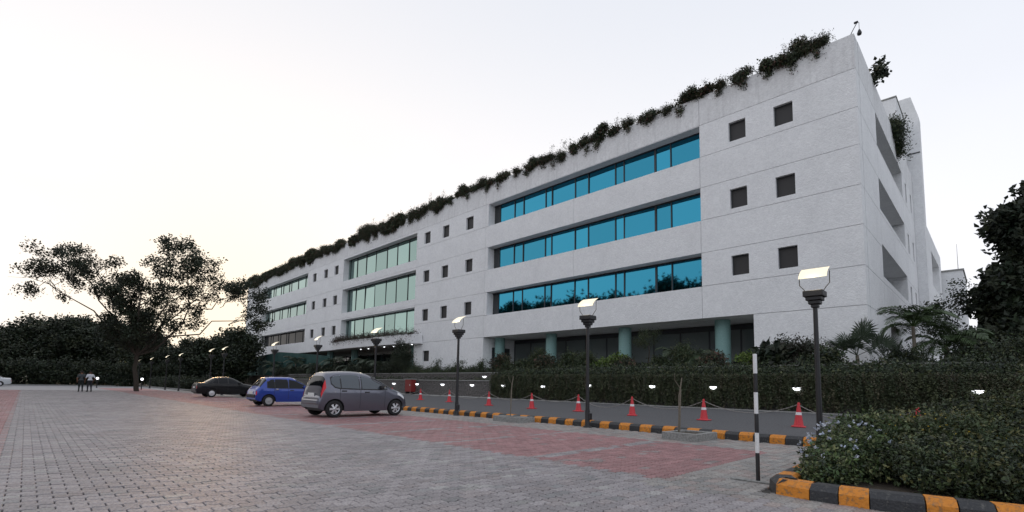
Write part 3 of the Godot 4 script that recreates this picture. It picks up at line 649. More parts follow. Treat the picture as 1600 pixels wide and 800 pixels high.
func wall_light() -> Node3D:
	var t := thing("wall_light")
	var b := B.new(); b.lathe([Vector2(0.0, -0.15), Vector2(0.09, -0.13), Vector2(0.155, -0.075), Vector2(0.18, 0.0)], Vector3.ZERO, 14); obj("dome", b, M.dome_glow, t)
	b = B.new(); b.lathe([Vector2(0.185, 0.001), Vector2(0.185, 0.016), Vector2(0.0, 0.03)], Vector3.ZERO, 14); obj("hood", b, M.metal_black, t)
	b = B.new(); b.box(Vector3(-0.02, -0.02, -0.4), Vector3(0.02, 0.02, -0.13)); obj("bracket", b, M.metal_black, t)
	return t
func cone() -> Node3D:
	var t := thing("traffic_cone")
	var rad := func(y): return 0.135 - 0.105 * (y - 0.04) / 0.70
	var b := B.new(); b.lathe([Vector2(0.16, 0.035), Vector2(rad.call(0.06), 0.06), Vector2(rad.call(0.40), 0.40), Vector2(rad.call(0.401) - 0.0, 0.401), Vector2(rad.call(0.74), 0.74), Vector2(0.02, 0.755), Vector2(0.0, 0.755)], Vector3.ZERO, 18); obj("body", b, M.cone_red, t)
	b = B.new(); b.bevel_box(Vector3(-0.19, 0.0, -0.19), Vector3(0.19, 0.036, 0.19), 0.012); obj("base", b, M.cone_red, t)
	for s in [[0.37, 0.455]]:
		b = B.new(); b.lathe([Vector2(rad.call(s[0]) + 0.004, s[0]), Vector2(rad.call(s[1]) + 0.004, s[1])], Vector3.ZERO, 18); obj("sleeve", b, M.cone_white, t)
	b = B.new(); b.lathe([Vector2(0.036, 0.68), Vector2(0.045, 0.70), Vector2(0.036, 0.72)], Vector3.ZERO, 12); obj("chain_ring", b, M.cone_red, t)
	return t

# ---------------------------------------------------------------- cars
func car(called, label, P: Dictionary, at: Vector3, turn: float):
	var t := thing(called, label, "car", at, turn)
	var L: float = P.L; var W: float = P.W; var belt: float = P.belt; var N := 110
	# smooth the top line, then walk along it in even steps
	var cv := Curve2D.new()
	var pr: Array = P.prof
	for i in pr.size():
		var tan_: Vector2 = ((pr[min(i + 1, pr.size() - 1)] - pr[max(i - 1, 0)]) / 2.0) * 0.33
		cv.add_point(pr[i], -tan_, tan_)
	var len_ := cv.get_baked_length()
	var st := []
	for i in N + 1: st.append(cv.sample_baked(len_ * i / N, true))
	var hmax := 0.0
	for s in st: hmax = max(hmax, s.y)
	var half := func(s: Vector2, a: float) -> Vector2:
		var e: float = abs(2.0 * s.x / L - 1.0)
		var yb: float = P.yb + 0.12 * pow(e, 8.0)
		var w: float = W * (1.0 - 0.13 * pow(e, 5.0))
		var ym: float = min(yb + (s.y - yb) * 0.55, belt - 0.1)
		var r := Vector2.ZERO
		if a < 0.45:
			var u := a / 0.45
			r = Vector2(w * (1.0 - 0.06 * (1.0 - u) * (1.0 - u)), lerp(yb, ym, u))
		else:
			var th := (a - 0.45) / 0.55 * PI / 2
			var n: float = P.get("n", 4.0)
			r = Vector2(w * pow(max(cos(th), 0.0), 2.0 / n), ym + (s.y - ym) * pow(sin(th), 2.0 / n))
		if r.y > belt: r.x *= 1.0 - 0.24 * (r.y - belt) / (hmax - belt)
		return r
	var top_at := func(x: float) -> float:
		for i in N:
			if st[i + 1].x >= x: return lerp(st[i].y, st[i + 1].y, clamp((x - st[i].x) / max(1e-5, st[i + 1].x - st[i].x), 0, 1))
		return st[N].y
	var side_w := func(x: float, y: float) -> float:
		var lo := 0.0; var hi := 1.0
		var s := Vector2(x, top_at.call(x))
		for k in 18:
			var m := (lo + hi) / 2
			if half.call(s, m).y < y: lo = m
			else: hi = m
		return half.call(s, lo).x
	var K := 34
	var arches := [P.xr, P.xf]; var ar: float = P.r + 0.055
	var rows := []
	for s in st:
		var row := PackedVector3Array()
		for j in 2 * K + 1:
			var a: float = j / float(K) if j <= K else (2 * K - j) / float(K)
			var h: Vector2 = half.call(s, a)
			var v := Vector3(s.x, h.y, h.x if j <= K else -h.x)
			if a < 0.7:
				for ax in arches:
					var d := Vector2(v.x - ax, v.y - P.r)
					if abs(d.length() - ar) < 0.03: d = d.normalized() * ar; v.x = ax + d.x; v.y = P.r + d.y
			row.append(v)
		rows.append(row)
	var keep := func(i, j):
		if j > K * 0.72 and j < K * 1.28: return true
		var c: Vector3 = (rows[i][j] + rows[i + 1][j + 1] + rows[i + 1][j] + rows[i][j + 1]) / 4.0
		for ax in arches:
			if Vector2(c.x - ax, c.y - P.r).length() < ar - 0.004: return false
		return true
	var b := B.new(); b.grid(rows, keep)
	for e in [0, N]:
		for j in K: b.quad(rows[e][j], rows[e][j + 1], rows[e][2 * K - j - 1], rows[e][2 * K - j])
	obj("body", b, P.paint, t)
	b = B.new(); b.box(Vector3(0.12, P.yb + 0.02, -W + 0.2), Vector3(L - 0.12, belt - 0.25, W - 0.2)); obj("underbody", b, M.trim, t)
	# side windows: [x, bottom, top] stations
	for sgn in [1, -1]:
		for wdw in P.windows:
			rows = []
			for k in 13:
				var u: float = k / 12.0 * (wdw.size() - 1); var i: int = min(int(u), wdw.size() - 2); var q: Array = []
				for m in 3: q.append(lerp(wdw[i][m], wdw[i + 1][m], u - i))
				var row := PackedVector3Array()
				for j in 7:
					var y: float = lerp(q[1], q[2], j / 6.0)
					row.append(Vector3(q[0], y, sgn * (side_w.call(q[0], y) + 0.004)))
				rows.append(row)
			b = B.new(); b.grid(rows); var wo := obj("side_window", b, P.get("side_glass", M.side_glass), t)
			# black rubber surround, a little larger than the pane
			var ring := []
			for k in 13:
				var row := PackedVector3Array()
				for j in 7:
					var v: Vector3 = rows[k][j]; var cx: float = (rows[0][0].x + rows[12][0].x) / 2; var hx: float = abs(rows[12][0].x - rows[0][0].x) / 2
					var nx: float = cx + (v.x - cx) * (1.0 + 0.03 / hx); var ny: float = v.y + (j / 6.0 - 0.5) * 0.07
					row.append(Vector3(nx, ny, sgn * (side_w.call(nx, ny) + 0.0015)))
				ring.append(row)
			b = B.new(); b.grid(ring); obj("surround", b, M.trim, wo)
		for dh in P.handles:
			b = B.new(); b.bevel_box(Vector3(-0.09, -0.02, -0.012), Vector3(0.09, 0.02, 0.02), 0.008)
			var ho := obj("door_handle", b, P.get("handle_mat", M.trim), t); ho.position = Vector3(dh.x, dh.y, sgn * (side_w.call(dh.x, dh.y) + 0.004))
		# door shut lines
		for x in P.seams:
			b = B.new(); rows = []
			for j in 12:
				var y: float = lerp(P.yb + 0.1, belt + 0.0, j / 11.0)
				rows.append(PackedVector3Array([Vector3(x - 0.006, y, sgn * (side_w.call(x, y) + 0.002)), Vector3(x + 0.006, y, sgn * (side_w.call(x, y) + 0.002))]))
			b.grid(rows); obj("shut_line", b, M.trim, t)
		b = B.new(); b.bevel_box(Vector3(-0.07, -0.06, -0.1), Vector3(0.07, 0.07, 0.1), 0.03)
		var mo := obj("wing_mirror", b, P.get("mirror_mat", P.paint), t); mo.position = Vector3(P.mirror, belt + 0.06, sgn * (W + 0.05))
		# headlamps
		b = B.new(); rows = []
		for k in 6:
			var x: float = L - 0.42 + 0.3 * k / 5.0
			var yt: float = top_at.call(x)
			rows.append(PackedVector3Array([Vector3(x, yt - 0.20, sgn * (side_w.call(x, yt - 0.20) + 0.005)), Vector3(x, yt - 0.12, sgn * (side_w.call(x, yt - 0.12) + 0.006)), Vector3(x, yt - 0.06, sgn * (side_w.call(x, yt - 0.06) + 0.007))]))
		b.grid(rows); obj("headlight", b, M.lens, t)
	# glass and lamps laid on the rear and front along the top line, a = how far round the section
	var patch := func(y0: float, y1: float, rear: bool, a0: float, a1: float, off: Vector3) -> Array:
		var out := []
		for i in range(0, N + 1) if rear else range(N, -1, -1):
			var s: Vector2 = st[i]
			if s.y < y0 or s.y > y1: continue
			if rear and s.x > L * 0.4 or not rear and s.x < L * 0.4: break
			var row := PackedVector3Array()
			for j in 13:
				var a: float = lerp(a0, a1, j / 12.0)
				var h: Vector2 = half.call(s, a if a <= 1.0 else 2.0 - a)
				row.append(Vector3(s.x, h.y, h.x if a <= 1.0 else -h.x) + off)
			out.append(row)
		return out
	rows = patch.call(P.rear_glass[0], P.rear_glass[1], true, 0.66, 1.34, Vector3(-0.008, 0.004, 0))
	if rows.size() > 1: b = B.new(); b.grid(rows); obj("rear_window", b, M.car_glass, t)
	rows = patch.call(P.front_glass[0], P.front_glass[1], false, 0.64, 1.36, Vector3(0.006, 0.006, 0))
	if rows.size() > 1: b = B.new(); b.grid(rows); obj("windscreen", b, M.car_glass, t)
	for sgn in [0, 1]:
		rows = patch.call(P.tail[0], P.tail[1], true, P.tail[2] if sgn == 0 else 2.0 - P.tail[3], P.tail[3] if sgn == 0 else 2.0 - P.tail[2], Vector3(-0.01, 0.002, 0.008 if sgn == 0 else -0.008))
		if rows.size() > 1: b = B.new(); b.grid(rows); obj("tail_light", b, M.tail, t)
	b = B.new(); b.bevel_box(Vector3(-0.02, 0, -0.25), Vector3(0.0, 0.12, 0.25), 0.004); var po := obj("number_plate", b, M.plate, t); po.position = P.plate
	b = B.new(); b.bevel_box(Vector3(-0.035, P.bumper, -W * 0.78), Vector3(0.2, P.bumper + 0.16, W * 0.78), 0.03); obj("bumper", b, P.get("bumper_mat", P.paint), t)
	# wheels
	for ax in arches:
		for sgn in [1, -1]:
			var w := Node3D.new(); w.name = numbered("wheel", t); t.add_child(w, true); w.position = Vector3(ax, P.r, sgn * (W - 0.1)); w.rotation.y = 0.0 if sgn > 0 else PI
			var R: float = P.r; var tb := B.new(); var spin := Basis(Vector3.RIGHT, PI / 2)
			tb.lathe([Vector2(R * 0.62, -0.085), Vector2(R * 0.9, -0.085), Vector2(R, -0.06), Vector2(R, 0.055), Vector2(R * 0.93, 0.082), Vector2(R * 0.64, 0.085), Vector2(R * 0.62, 0.06)], Vector3.ZERO, 28, spin); obj("tyre", tb, M.tyre, w)
			tb = B.new(); tb.lathe([Vector2(0.0, 0.02), Vector2(R * 0.6, 0.0), Vector2(R * 0.61, -0.05)], Vector3.ZERO, 24, spin); obj("brake_disc", tb, M.trim, w)
			tb = B.new(); tb.lathe([Vector2(R * 0.56, 0.045), Vector2(R * 0.62, 0.072), Vector2(R * 0.655, 0.074), Vector2(R * 0.66, 0.04)], Vector3.ZERO, 28, spin)
			tb.lathe([Vector2(0.0, 0.075), Vector2(R * 0.15, 0.07), Vector2(R * 0.2, 0.05)], Vector3.ZERO, 16, spin)
			var ns: int = P.spokes
			for k in ns:
				var a := TAU * k / ns
				var d := Vector3(cos(a), sin(a), 0); var e := Vector3(-sin(a), cos(a), 0)
				var w0 := R * 0.09; var w1 := R * (0.15 if ns < 8 else 0.2)
				var z0 := Vector3(0, 0, 0.066); var z1 := Vector3(0, 0, 0.058)
				tb.quad(d * R * 0.15 - e * w0 + z0, d * R * 0.15 + e * w0 + z0, d * R * 0.6 + e * w1 + z1, d * R * 0.6 - e * w1 + z1)
			obj("rim", tb, P.rim, w)
	return t

func paint(col: Color, metal := 0.4) -> StandardMaterial3D:
	var m := mat(col, 0.32, metal); m.clearcoat_enabled = true; m.clearcoat = 0.7; m.clearcoat_roughness = 0.05
	return m
func cars():
	var V := func(a): return a.map(func(q): return Vector2(q[0], q[1]))
	var tall := {"L": 3.38, "W": 0.83, "belt": 0.98, "yb": 0.20, "n": 4.5, "xr": 0.53, "xf": 2.89, "r": 0.29, "spokes": 6, "rim": M.rim, "paint": paint(lin(0.135, 0.14, 0.175), 0.8),
		"prof": V.call([[0.0, 0.40], [0.0, 0.66], [0.05, 0.74], [0.09, 0.98], [0.17, 1.28], [0.27, 1.48], [0.45, 1.555], [1.18, 1.60], [1.78, 1.54], [2.3, 1.31], [2.76, 1.03], [3.08, 0.92], [3.28, 0.77], [3.36, 0.58], [3.38, 0.40]]),
		"windows": [[[0.40, 1.16, 1.32], [0.52, 1.04, 1.40], [0.70, 1.0, 1.44]], [[0.74, 1.0, 1.445], [1.1, 0.99, 1.465], [1.40, 0.98, 1.45]], [[1.50, 0.98, 1.44], [1.82, 0.975, 1.36], [2.12, 0.97, 1.20], [2.48, 0.97, 1.03]]],
		"handles": [Vector2(0.84, 0.90), Vector2(1.70, 0.86)], "seams": [0.70, 1.45, 2.42], "mirror": 2.25, "mirror_mat": M.trim, "rear_glass": [1.03, 1.44], "front_glass": [1.06, 1.50], "tail": [0.84, 1.44, 0.46, 0.64], "plate": Vector3(0.04, 0.70, 0.0), "bumper": 0.44}
	car("grey_hatchback", "metallic grey tall hatchback with silver alloy wheels parked on red pavers", tall, Vector3(-16.8, 0.004, -6.98), PI / 2)
	var zen := {"L": 3.5, "W": 0.75, "belt": 0.86, "yb": 0.20, "n": 5.0, "xr": 0.58, "xf": 2.9, "r": 0.265, "spokes": 12, "rim": M.rim_steel, "paint": paint(lin(0.010, 0.045, 0.30), 0.3), "bumper_mat": M.trim, "side_glass": M.car_glass,
		"prof": V.call([[0.0, 0.42], [0.01, 0.64], [0.05, 0.80], [0.14, 0.90], [0.36, 1.20], [0.52, 1.35], [0.75, 1.39], [1.35, 1.40], [1.75, 1.37], [2.3, 1.10], [2.62, 0.91], [3.1, 0.80], [3.42, 0.68], [3.5, 0.42]]),
		"windows": [[[0.50, 0.90, 1.12], [0.66, 0.88, 1.27], [0.80, 0.88, 1.28]], [[0.84, 0.88, 1.285], [1.1, 0.88, 1.29], [1.42, 0.88, 1.28]], [[1.50, 0.88, 1.28], [1.75, 0.88, 1.24], [2.05, 0.88, 1.10], [2.36, 0.88, 0.95]]],
		"handles": [Vector2(0.92, 0.78), Vector2(1.62, 0.76)], "seams": [0.80, 1.46, 2.3], "mirror": 2.2, "rear_glass": [0.93, 1.32], "front_glass": [0.94, 1.34], "tail": [0.66, 0.82, 0.42, 0.60], "plate": Vector3(0.0, 0.58, 0.0), "bumper": 0.40}
	car("blue_hatchback", "small bright blue hatchback parked beyond the grey hatchback", zen, Vector3(-25.2, 0.004, -7.65), PI / 2)
	var black := paint(lin(0.008, 0.0085, 0.01), 0.0); black.metallic_specular = 0.25; black.clearcoat = 0.4
	var sedan := {"L": 4.15, "W": 0.81, "belt": 0.92, "yb": 0.21, "n": 4.5, "xr": 0.92, "xf": 3.36, "r": 0.285, "spokes": 9, "rim": M.rim, "paint": black, "handle_mat": M.trim, "side_glass": M.car_glass,
		"prof": V.call([[0.0, 0.42], [0.0, 0.70], [0.04, 0.92], [0.12, 0.99], [0.55, 1.02], [0.78, 1.14], [1.15, 1.35], [1.6, 1.43], [2.1, 1.40], [2.5, 1.22], [2.95, 0.98], [3.5, 0.88], [4.0, 0.74], [4.13, 0.58], [4.15, 0.42]]),
		"windows": [[[0.95, 0.96, 1.06], [1.12, 0.95, 1.22], [1.28, 0.95, 1.28]], [[1.32, 0.95, 1.29], [1.6, 0.95, 1.32], [1.86, 0.95, 1.32]], [[1.94, 0.95, 1.31], [2.2, 0.95, 1.26], [2.45, 0.95, 1.12], [2.68, 0.95, 1.01]]],
		"handles": [Vector2(1.35, 0.84), Vector2(2.05, 0.82)], "seams": [1.2, 1.9, 2.68], "mirror": 2.6, "rear_glass": [1.06, 1.36], "front_glass": [1.0, 1.38], "tail": [0.72, 0.92, 0.44, 0.62], "plate": Vector3(0.0, 0.62, 0.0), "bumper": 0.42}
	car("black_sedan", "black saloon car parked beyond the blue hatchback", sedan, Vector3(-39.4, 0.004, -8.3), PI / 2)
	sedan = sedan.duplicate(); sedan.paint = paint(lin(0.6, 0.62, 0.64), 0.1)
	car("white_sedan", "white saloon car with red tail lights at the far edge of the parking", sedan, Vector3(-83.0, 0.004, 1.15), -PI / 2)

# ---------------------------------------------------------------- people: capsule field meshed as surface nets
func nets(b: B, bones: Array, cell: float, blend: float, colour: Callable):
	var lo := Vector3.INF; var hi := -Vector3.INF
	for q in bones:
		var r: float = max(q[2], q[3]) + cell * 2
		for v in [q[0], q[1]]: lo = lo.min(v - Vector3.ONE * r); hi = hi.max(v + Vector3.ONE * r)
	var nx := int((hi.x - lo.x) / cell) + 2; var ny := int((hi.y - lo.y) / cell) + 2; var nz := int((hi.z - lo.z) / cell) + 2
	var f := PackedFloat32Array(); f.resize(nx * ny * nz); f.fill(1.0)
	for q in bones:
		var a: Vector3 = q[0]; var d: Vector3 = q[1] - q[0]; var dd: float = max(d.length_squared(), 1e-9)
		var r: float = max(q[2], q[3]) + blend + cell * 2
		var l := ((a.min(q[1]) - Vector3.ONE * r - lo) / cell).floor(); var h := ((a.max(q[1]) + Vector3.ONE * r - lo) / cell).ceil()
		for k in range(max(0, int(l.z)), min(nz, int(h.z) + 1)):
			for j in range(max(0, int(l.y)), min(ny, int(h.y) + 1)):
				for i in range(max(0, int(l.x)), min(nx, int(h.x) + 1)):
					var v := lo + Vector3(i, j, k) * cell - a
					var u: float = clamp(v.dot(d) / dd, 0.0, 1.0)
					var e: float = (v - d * u).length() - lerp(q[2], q[3], u)
					var at := (k * ny + j) * nx + i
					var o := f[at]
					var m: float = max(blend - abs(o - e), 0.0) / blend
					f[at] = min(o, e) - m * m * blend * 0.25
	var cells := {}
	for k in nz - 1:
		for j in ny - 1:
			for i in nx - 1:
				var s := Vector3.ZERO; var n := 0; var sign_ := 0
				var v := []
				for c in 8: v.append(f[((k + (c >> 2)) * ny + j + ((c >> 1) & 1)) * nx + i + (c & 1)])
				for c in 8: sign_ += 1 if v[c] < 0 else 0
				if sign_ == 0 or sign_ == 8: continue
				for e in [[0, 1], [2, 3], [4, 5], [6, 7], [0, 2], [1, 3], [4, 6], [5, 7], [0, 4], [1, 5], [2, 6], [3, 7]]:
					if (v[e[0]] < 0) != (v[e[1]] < 0):
						var tt: float = v[e[0]] / (v[e[0]] - v[e[1]])
						var pa := Vector3(e[0] & 1, (e[0] >> 1) & 1, e[0] >> 2); var pb := Vector3(e[1] & 1, (e[1] >> 1) & 1, e[1] >> 2)
						s += pa.lerp(pb, tt); n += 1
				var g := Vector3(v[1] + v[3] + v[5] + v[7] - v[0] - v[2] - v[4] - v[6], v[2] + v[3] + v[6] + v[7] - v[0] - v[1] - v[4] - v[5], v[4] + v[5] + v[6] + v[7] - v[0] - v[1] - v[2] - v[3])
				cells[(k * ny + j) * nx + i] = [lo + (Vector3(i, j, k) + s / n) * cell, g.normalized()]
	var emit := func(q: Array, flip: bool):
		if flip: q.reverse()
		for t in [0, 1, 2, 0, 2, 3]:
			b.p.append(q[t][0]); b.n.append(q[t][1]); b.c.append(colour.call(q[t][0]))
	for key in cells:
		var i: int = key % nx; var j: int = (key / nx) % ny; var k: int = key / (nx * ny)
		for ax in 3:
			var st: int = [1, nx, nx * ny][ax]; var s1: int = [nx, nx * ny, 1][ax]; var s2: int = [nx * ny, 1, nx][ax]
			var a := f[key]; var o := f[key + st] if key + st < f.size() else 1.0
			if (a < 0) == (o < 0): continue
			if cells.has(key - s1) and cells.has(key - s2) and cells.has(key - s1 - s2):
				emit.call([cells[key], cells[key - s1], cells[key - s1 - s2], cells[key - s2]], a < 0)

func person(label: String, at: Vector3, turn: float, shirt: Color, trousers: Color, arm_out: float, stride: float):
	var t := thing("person", label, "person", at, turn)
	var b := B.new(); b.tinted = true
	var bones := []
	var hip := 0.92
	for s in [-1, 1]:
		var ft := Vector3(s * 0.11, 0.05, s * stride)
		var kn := Vector3(s * 0.105, 0.49, s * stride * 0.6 - 0.02)
		bones.append([Vector3(s * 0.095, hip, 0), kn, 0.095, 0.062]); bones.append([kn, ft + Vector3(0, 0.04, 0.02), 0.06, 0.045])
		bones.append([ft + Vector3(0, -0.005, 0.05), ft + Vector3(s * 0.02, -0.015, -0.15), 0.045, 0.034])
		var sh := Vector3(s * 0.195, 1.44, 0.0); var el := Vector3(s * (0.25 + arm_out * 0.1), 1.14, 0.05); var wr := Vector3(s * (0.24 + arm_out * 0.06), 0.88, -0.06 - arm_out * 0.12)
		bones.append([sh, el, 0.062, 0.05]); bones.append([el, wr, 0.047, 0.033])
	bones.append([Vector3(-0.08, 0.95, 0), Vector3(0.08, 0.95, 0), 0.115, 0.115])
	bones.append([Vector3(0, 1.0, 0), Vector3(0, 1.2, 0), 0.13, 0.12])
	bones.append([Vector3(-0.09, 1.34, 0), Vector3(0.09, 1.34, 0), 0.125, 0.125])
	bones.append([Vector3(-0.15, 1.45, 0.01), Vector3(0.15, 1.45, 0.01), 0.07, 0.07])
	bones.append([Vector3(0, 1.46, 0), Vector3(0, 1.56, -0.01), 0.06, 0.052])
	var skin := Color(0.20, 0.105, 0.065); var shoe := Color(0.015, 0.013, 0.012)
	nets(b, bones, 0.026, 0.05, func(v: Vector3):
		if v.y < 0.085: return shoe
		if v.y > 1.5: return skin
		if abs(v.x) > 0.2 and v.y < 1.18 and v.y > 0.8: return skin
		return shirt if v.y > 0.97 else trousers)
	# head with nose, brow, chin and ears
	var hb := [[Vector3(0, 1.66, 0.015), Vector3(0, 1.69, 0.0), 0.088, 0.092], [Vector3(0, 1.60, -0.035), Vector3(0, 1.64, -0.03), 0.052, 0.066], [Vector3(0, 1.655, -0.105), Vector3(0, 1.63, -0.118), 0.010, 0.014], [Vector3(-0.086, 1.65, 0.01), Vector3(-0.088, 1.63, 0.01), 0.016, 0.012], [Vector3(0.086, 1.65, 0.01), Vector3(0.088, 1.63, 0.01), 0.016, 0.012], [Vector3(0, 1.52, 0), Vector3(0, 1.6, 0), 0.052, 0.05]]
	nets(b, hb, 0.012, 0.02, func(v: Vector3):
		if v.y > 1.70 or (v.y > 1.63 and v.z > 0.02 and abs(v.x) < 0.085): return Color(0.012, 0.01, 0.009)
		if v.y > 1.652 and v.y < 1.668 and abs(abs(v.x) - 0.034) < 0.014 and v.z < -0.05: return Color(0.03, 0.02, 0.018)
		if abs(v.y - 1.595) < 0.007 and abs(v.x) < 0.026 and v.z < -0.06: return Color(0.12, 0.04, 0.035)
		return skin)
	for s in [-1, 1]:
		var wr := Vector3(s * (0.24 + arm_out * 0.06), 0.88, -0.06 - arm_out * 0.12)
		var hand := [[wr + Vector3(0, 0.03, 0), wr + Vector3(0, -0.03, 0), 0.028, 0.026], [wr + Vector3(0, -0.03, -0.02), wr + Vector3(0, -0.08, -0.025), 0.017, 0.016], [wr + Vector3(0, -0.03, 0.015), wr + Vector3(0, -0.08, 0.02), 0.017, 0.015]]
		for q in 4:
			var z := -0.034 + q * 0.021; var l: float = [0.062, 0.072, 0.066, 0.05][q]
			var k := wr + Vector3(0, -0.085, z); var m := k + Vector3(-s * 0.008, -l * 0.55, 0)
			hand.append([k, m, 0.009, 0.0085]); hand.append([m, m + Vector3(-s * 0.022, -l * 0.4, 0), 0.0085, 0.0075])
		hand.append([wr + Vector3(0, -0.035, -0.025), wr + Vector3(-s * 0.012, -0.07, -0.055), 0.012, 0.010]); hand.append([wr + Vector3(-s * 0.012, -0.07, -0.055), wr + Vector3(-s * 0.02, -0.10, -0.06), 0.010, 0.008])
		nets(b, hand, 0.007, 0.008, func(v): return skin)
	var m := mat(Color(1, 1, 1), 0.8); m.vertex_color_use_as_albedo = true
	obj("body", b, m, t)
func people():
	person("person in a white shirt and dark trousers standing with arms slightly bent", Vector3(-55.35, 0.004, -3.95), 1.9, Color(0.62, 0.64, 0.68), Color(0.02, 0.021, 0.025), 0.8, 0.05)
	person("person in dark clothes standing close beside the one in a white shirt", Vector3(-55.25, 0.004, -3.38), 1.6, Color(0.05, 0.055, 0.06), Color(0.015, 0.016, 0.018), 0.2, 0.03)

# ---------------------------------------------------------------- plants
func sprig(n: int, l: float, w: float, spread: float, seed_: int, droop := 0.2) -> ArrayMesh:
	var rng := RandomNumberGenerator.new(); rng.seed = seed_
	var b := B.new(); b.tinted = true
	for i in n:
		var o := Vector3(rng.randfn(), rng.randfn(), rng.randfn()) * spread * 0.5
		var d := Vector3(rng.randfn(), rng.randfn() - droop, rng.randfn()).normalized()
		var s := d.cross(Vector3(rng.randfn(), rng.randfn() + 1.0, rng.randfn())).normalized()
		var u := s.cross(d)
		var k := rng.randf_range(0.7, 1.2)
		b.tint = Color(1, 1, 1) * rng.randf_range(0.7, 1.25); b.tint.a = 1.0
		var tip := o + d * l * k - u * 0.12 * l; var mid := o + d * l * k * 0.45
		b.tri(o, mid + s * w * k + u * w * 0.35, tip); b.tri(o, tip, mid - s * w * k + u * w * 0.35)
	return b.mesh()
func hanging(n: int, seed_: int) -> ArrayMesh:        # a trailing stem with leaves, one metre long
	var rng := RandomNumberGenerator.new(); rng.seed = seed_
	var b := B.new(); b.tinted = true
	for i in n:
		var y := -float(i) / n
		var o := Vector3(rng.randfn() * 0.05, y, rng.randfn() * 0.05)
		var d := Vector3(rng.randfn(), -0.8 + rng.randfn() * 0.6, rng.randfn() + 0.4).normalized()
		var s := d.cross(Vector3(rng.randfn(), rng.randfn(), 1)).normalized()
		b.tint = Color(1, 1, 1) * rng.randf_range(0.6, 1.3); b.tint.a = 1.0
		var l := rng.randf_range(0.07, 0.13); var w := 0.03
		b.tri(o, o + d * l * 0.5 + s * w, o + d * l); b.tri(o, o + d * l, o + d * l * 0.5 - s * w)
	return b.mesh()
func foliage(called: String, parent: Node, mesh_: Mesh, pts: Array, size: Vector2, cols: Array, rng: RandomNumberGenerator, upright := false, m: Material = null) -> MultiMeshInstance3D:
	var mm := MultiMesh.new(); mm.transform_format = MultiMesh.TRANSFORM_3D; mm.use_colors = true; mm.mesh = mesh_; mm.instance_count = pts.size()
	var buf := PackedFloat32Array(); buf.resize(pts.size() * 16)
	for i in pts.size():
		var s := rng.randf_range(size.x, size.y)
		var bs := Basis.from_euler(Vector3(rng.randf_range(-0.25, 0.25), rng.randf() * TAU, rng.randf_range(-0.25, 0.25))) if upright else Basis.from_euler(Vector3(rng.randf() * TAU, rng.randf() * TAU, rng.randf() * TAU))
		bs = bs.scaled(Vector3.ONE * s)
		var c: Color = cols[rng.randi() % cols.size()]
		var k := rng.randf_range(0.75, 1.3); var q := i * 16
		var p: Vector3 = pts[i]
		for r in 3:
			buf[q + r * 4] = bs.x[r]; buf[q + r * 4 + 1] = bs.y[r]; buf[q + r * 4 + 2] = bs.z[r]; buf[q + r * 4 + 3] = p[r]
		buf[q + 12] = c.r * k; buf[q + 13] = c.g * k; buf[q + 14] = c.b * k; buf[q + 15] = 1.0
	mm.buffer = buf
	var o := MultiMeshInstance3D.new(); o.multimesh = mm; o.material_override = m if m else M.leaf
	o.name = numbered(called, parent); parent.add_child(o, true)
	return o
func tinted(mesh_: Mesh, c: Color) -> ArrayMesh:
	var key := [mesh_.get_instance_id(), c]
	if not S.has(key):
		var a := mesh_.surface_get_arrays(0); var col: PackedColorArray = a[Mesh.ARRAY_COLOR]
		for i in col.size(): col[i] = Color(col[i].r * c.r, col[i].g * c.g, col[i].b * c.b)
		a[Mesh.ARRAY_COLOR] = col
		var m := ArrayMesh.new(); m.add_surface_from_arrays(Mesh.PRIMITIVE_TRIANGLES, a); S[key] = m
	return S[key]
func leaves(called: String, parent: Node, mesh_: Mesh, pts: Array, size: Vector2, cols: Array, rng: RandomNumberGenerator) -> MeshInstance3D:
	var vs := []
	for c in cols:
		for k in [0.75, 0.95, 1.2]: vs.append(tinted(mesh_, c * k))
	var st := SurfaceTool.new(); st.begin(Mesh.PRIMITIVE_TRIANGLES)
	for p in pts: st.append_from(vs[rng.randi() % vs.size()], 0, Transform3D(Basis.from_euler(Vector3(rng.randf(), rng.randf(), rng.randf()) * TAU).scaled(Vector3.ONE * rng.randf_range(size.x, size.y)), p))
	return obj(called, st.commit(), M.leaf, parent)
func blob(rng: RandomNumberGenerator, c: Vector3, r: Vector3, clusters: int, per: int, sd: float, shell := 0.35) -> Array:
	var out := []
	for i in clusters:
		var d := Vector3(rng.randfn(), rng.randfn(), rng.randfn()).normalized() * pow(rng.randf_range(shell, 1.0), 0.5)
		var o := c + d * r
		for k in per: out.append(o + Vector3(rng.randfn(), rng.randfn() * 0.75, rng.randfn()) * sd)
	return out
func limb(b: B, a: Vector3, e: Vector3, r0: float, r1: float, rng: RandomNumberGenerator, bend := 0.12):
	var pts := []; var rr := []
	var l := a.distance_to(e)
	for i in 7:
		var u := i / 6.0
		pts.append(a.lerp(e, u) + Vector3(rng.randfn(), rng.randfn() * 0.5 + sin(u * PI) * 0.8, rng.randfn()) * l * bend * 0.5 * sin(u * PI)); rr.append(lerp(r0, r1, u))
	b.tube(pts, rr, 7, false)
	return pts
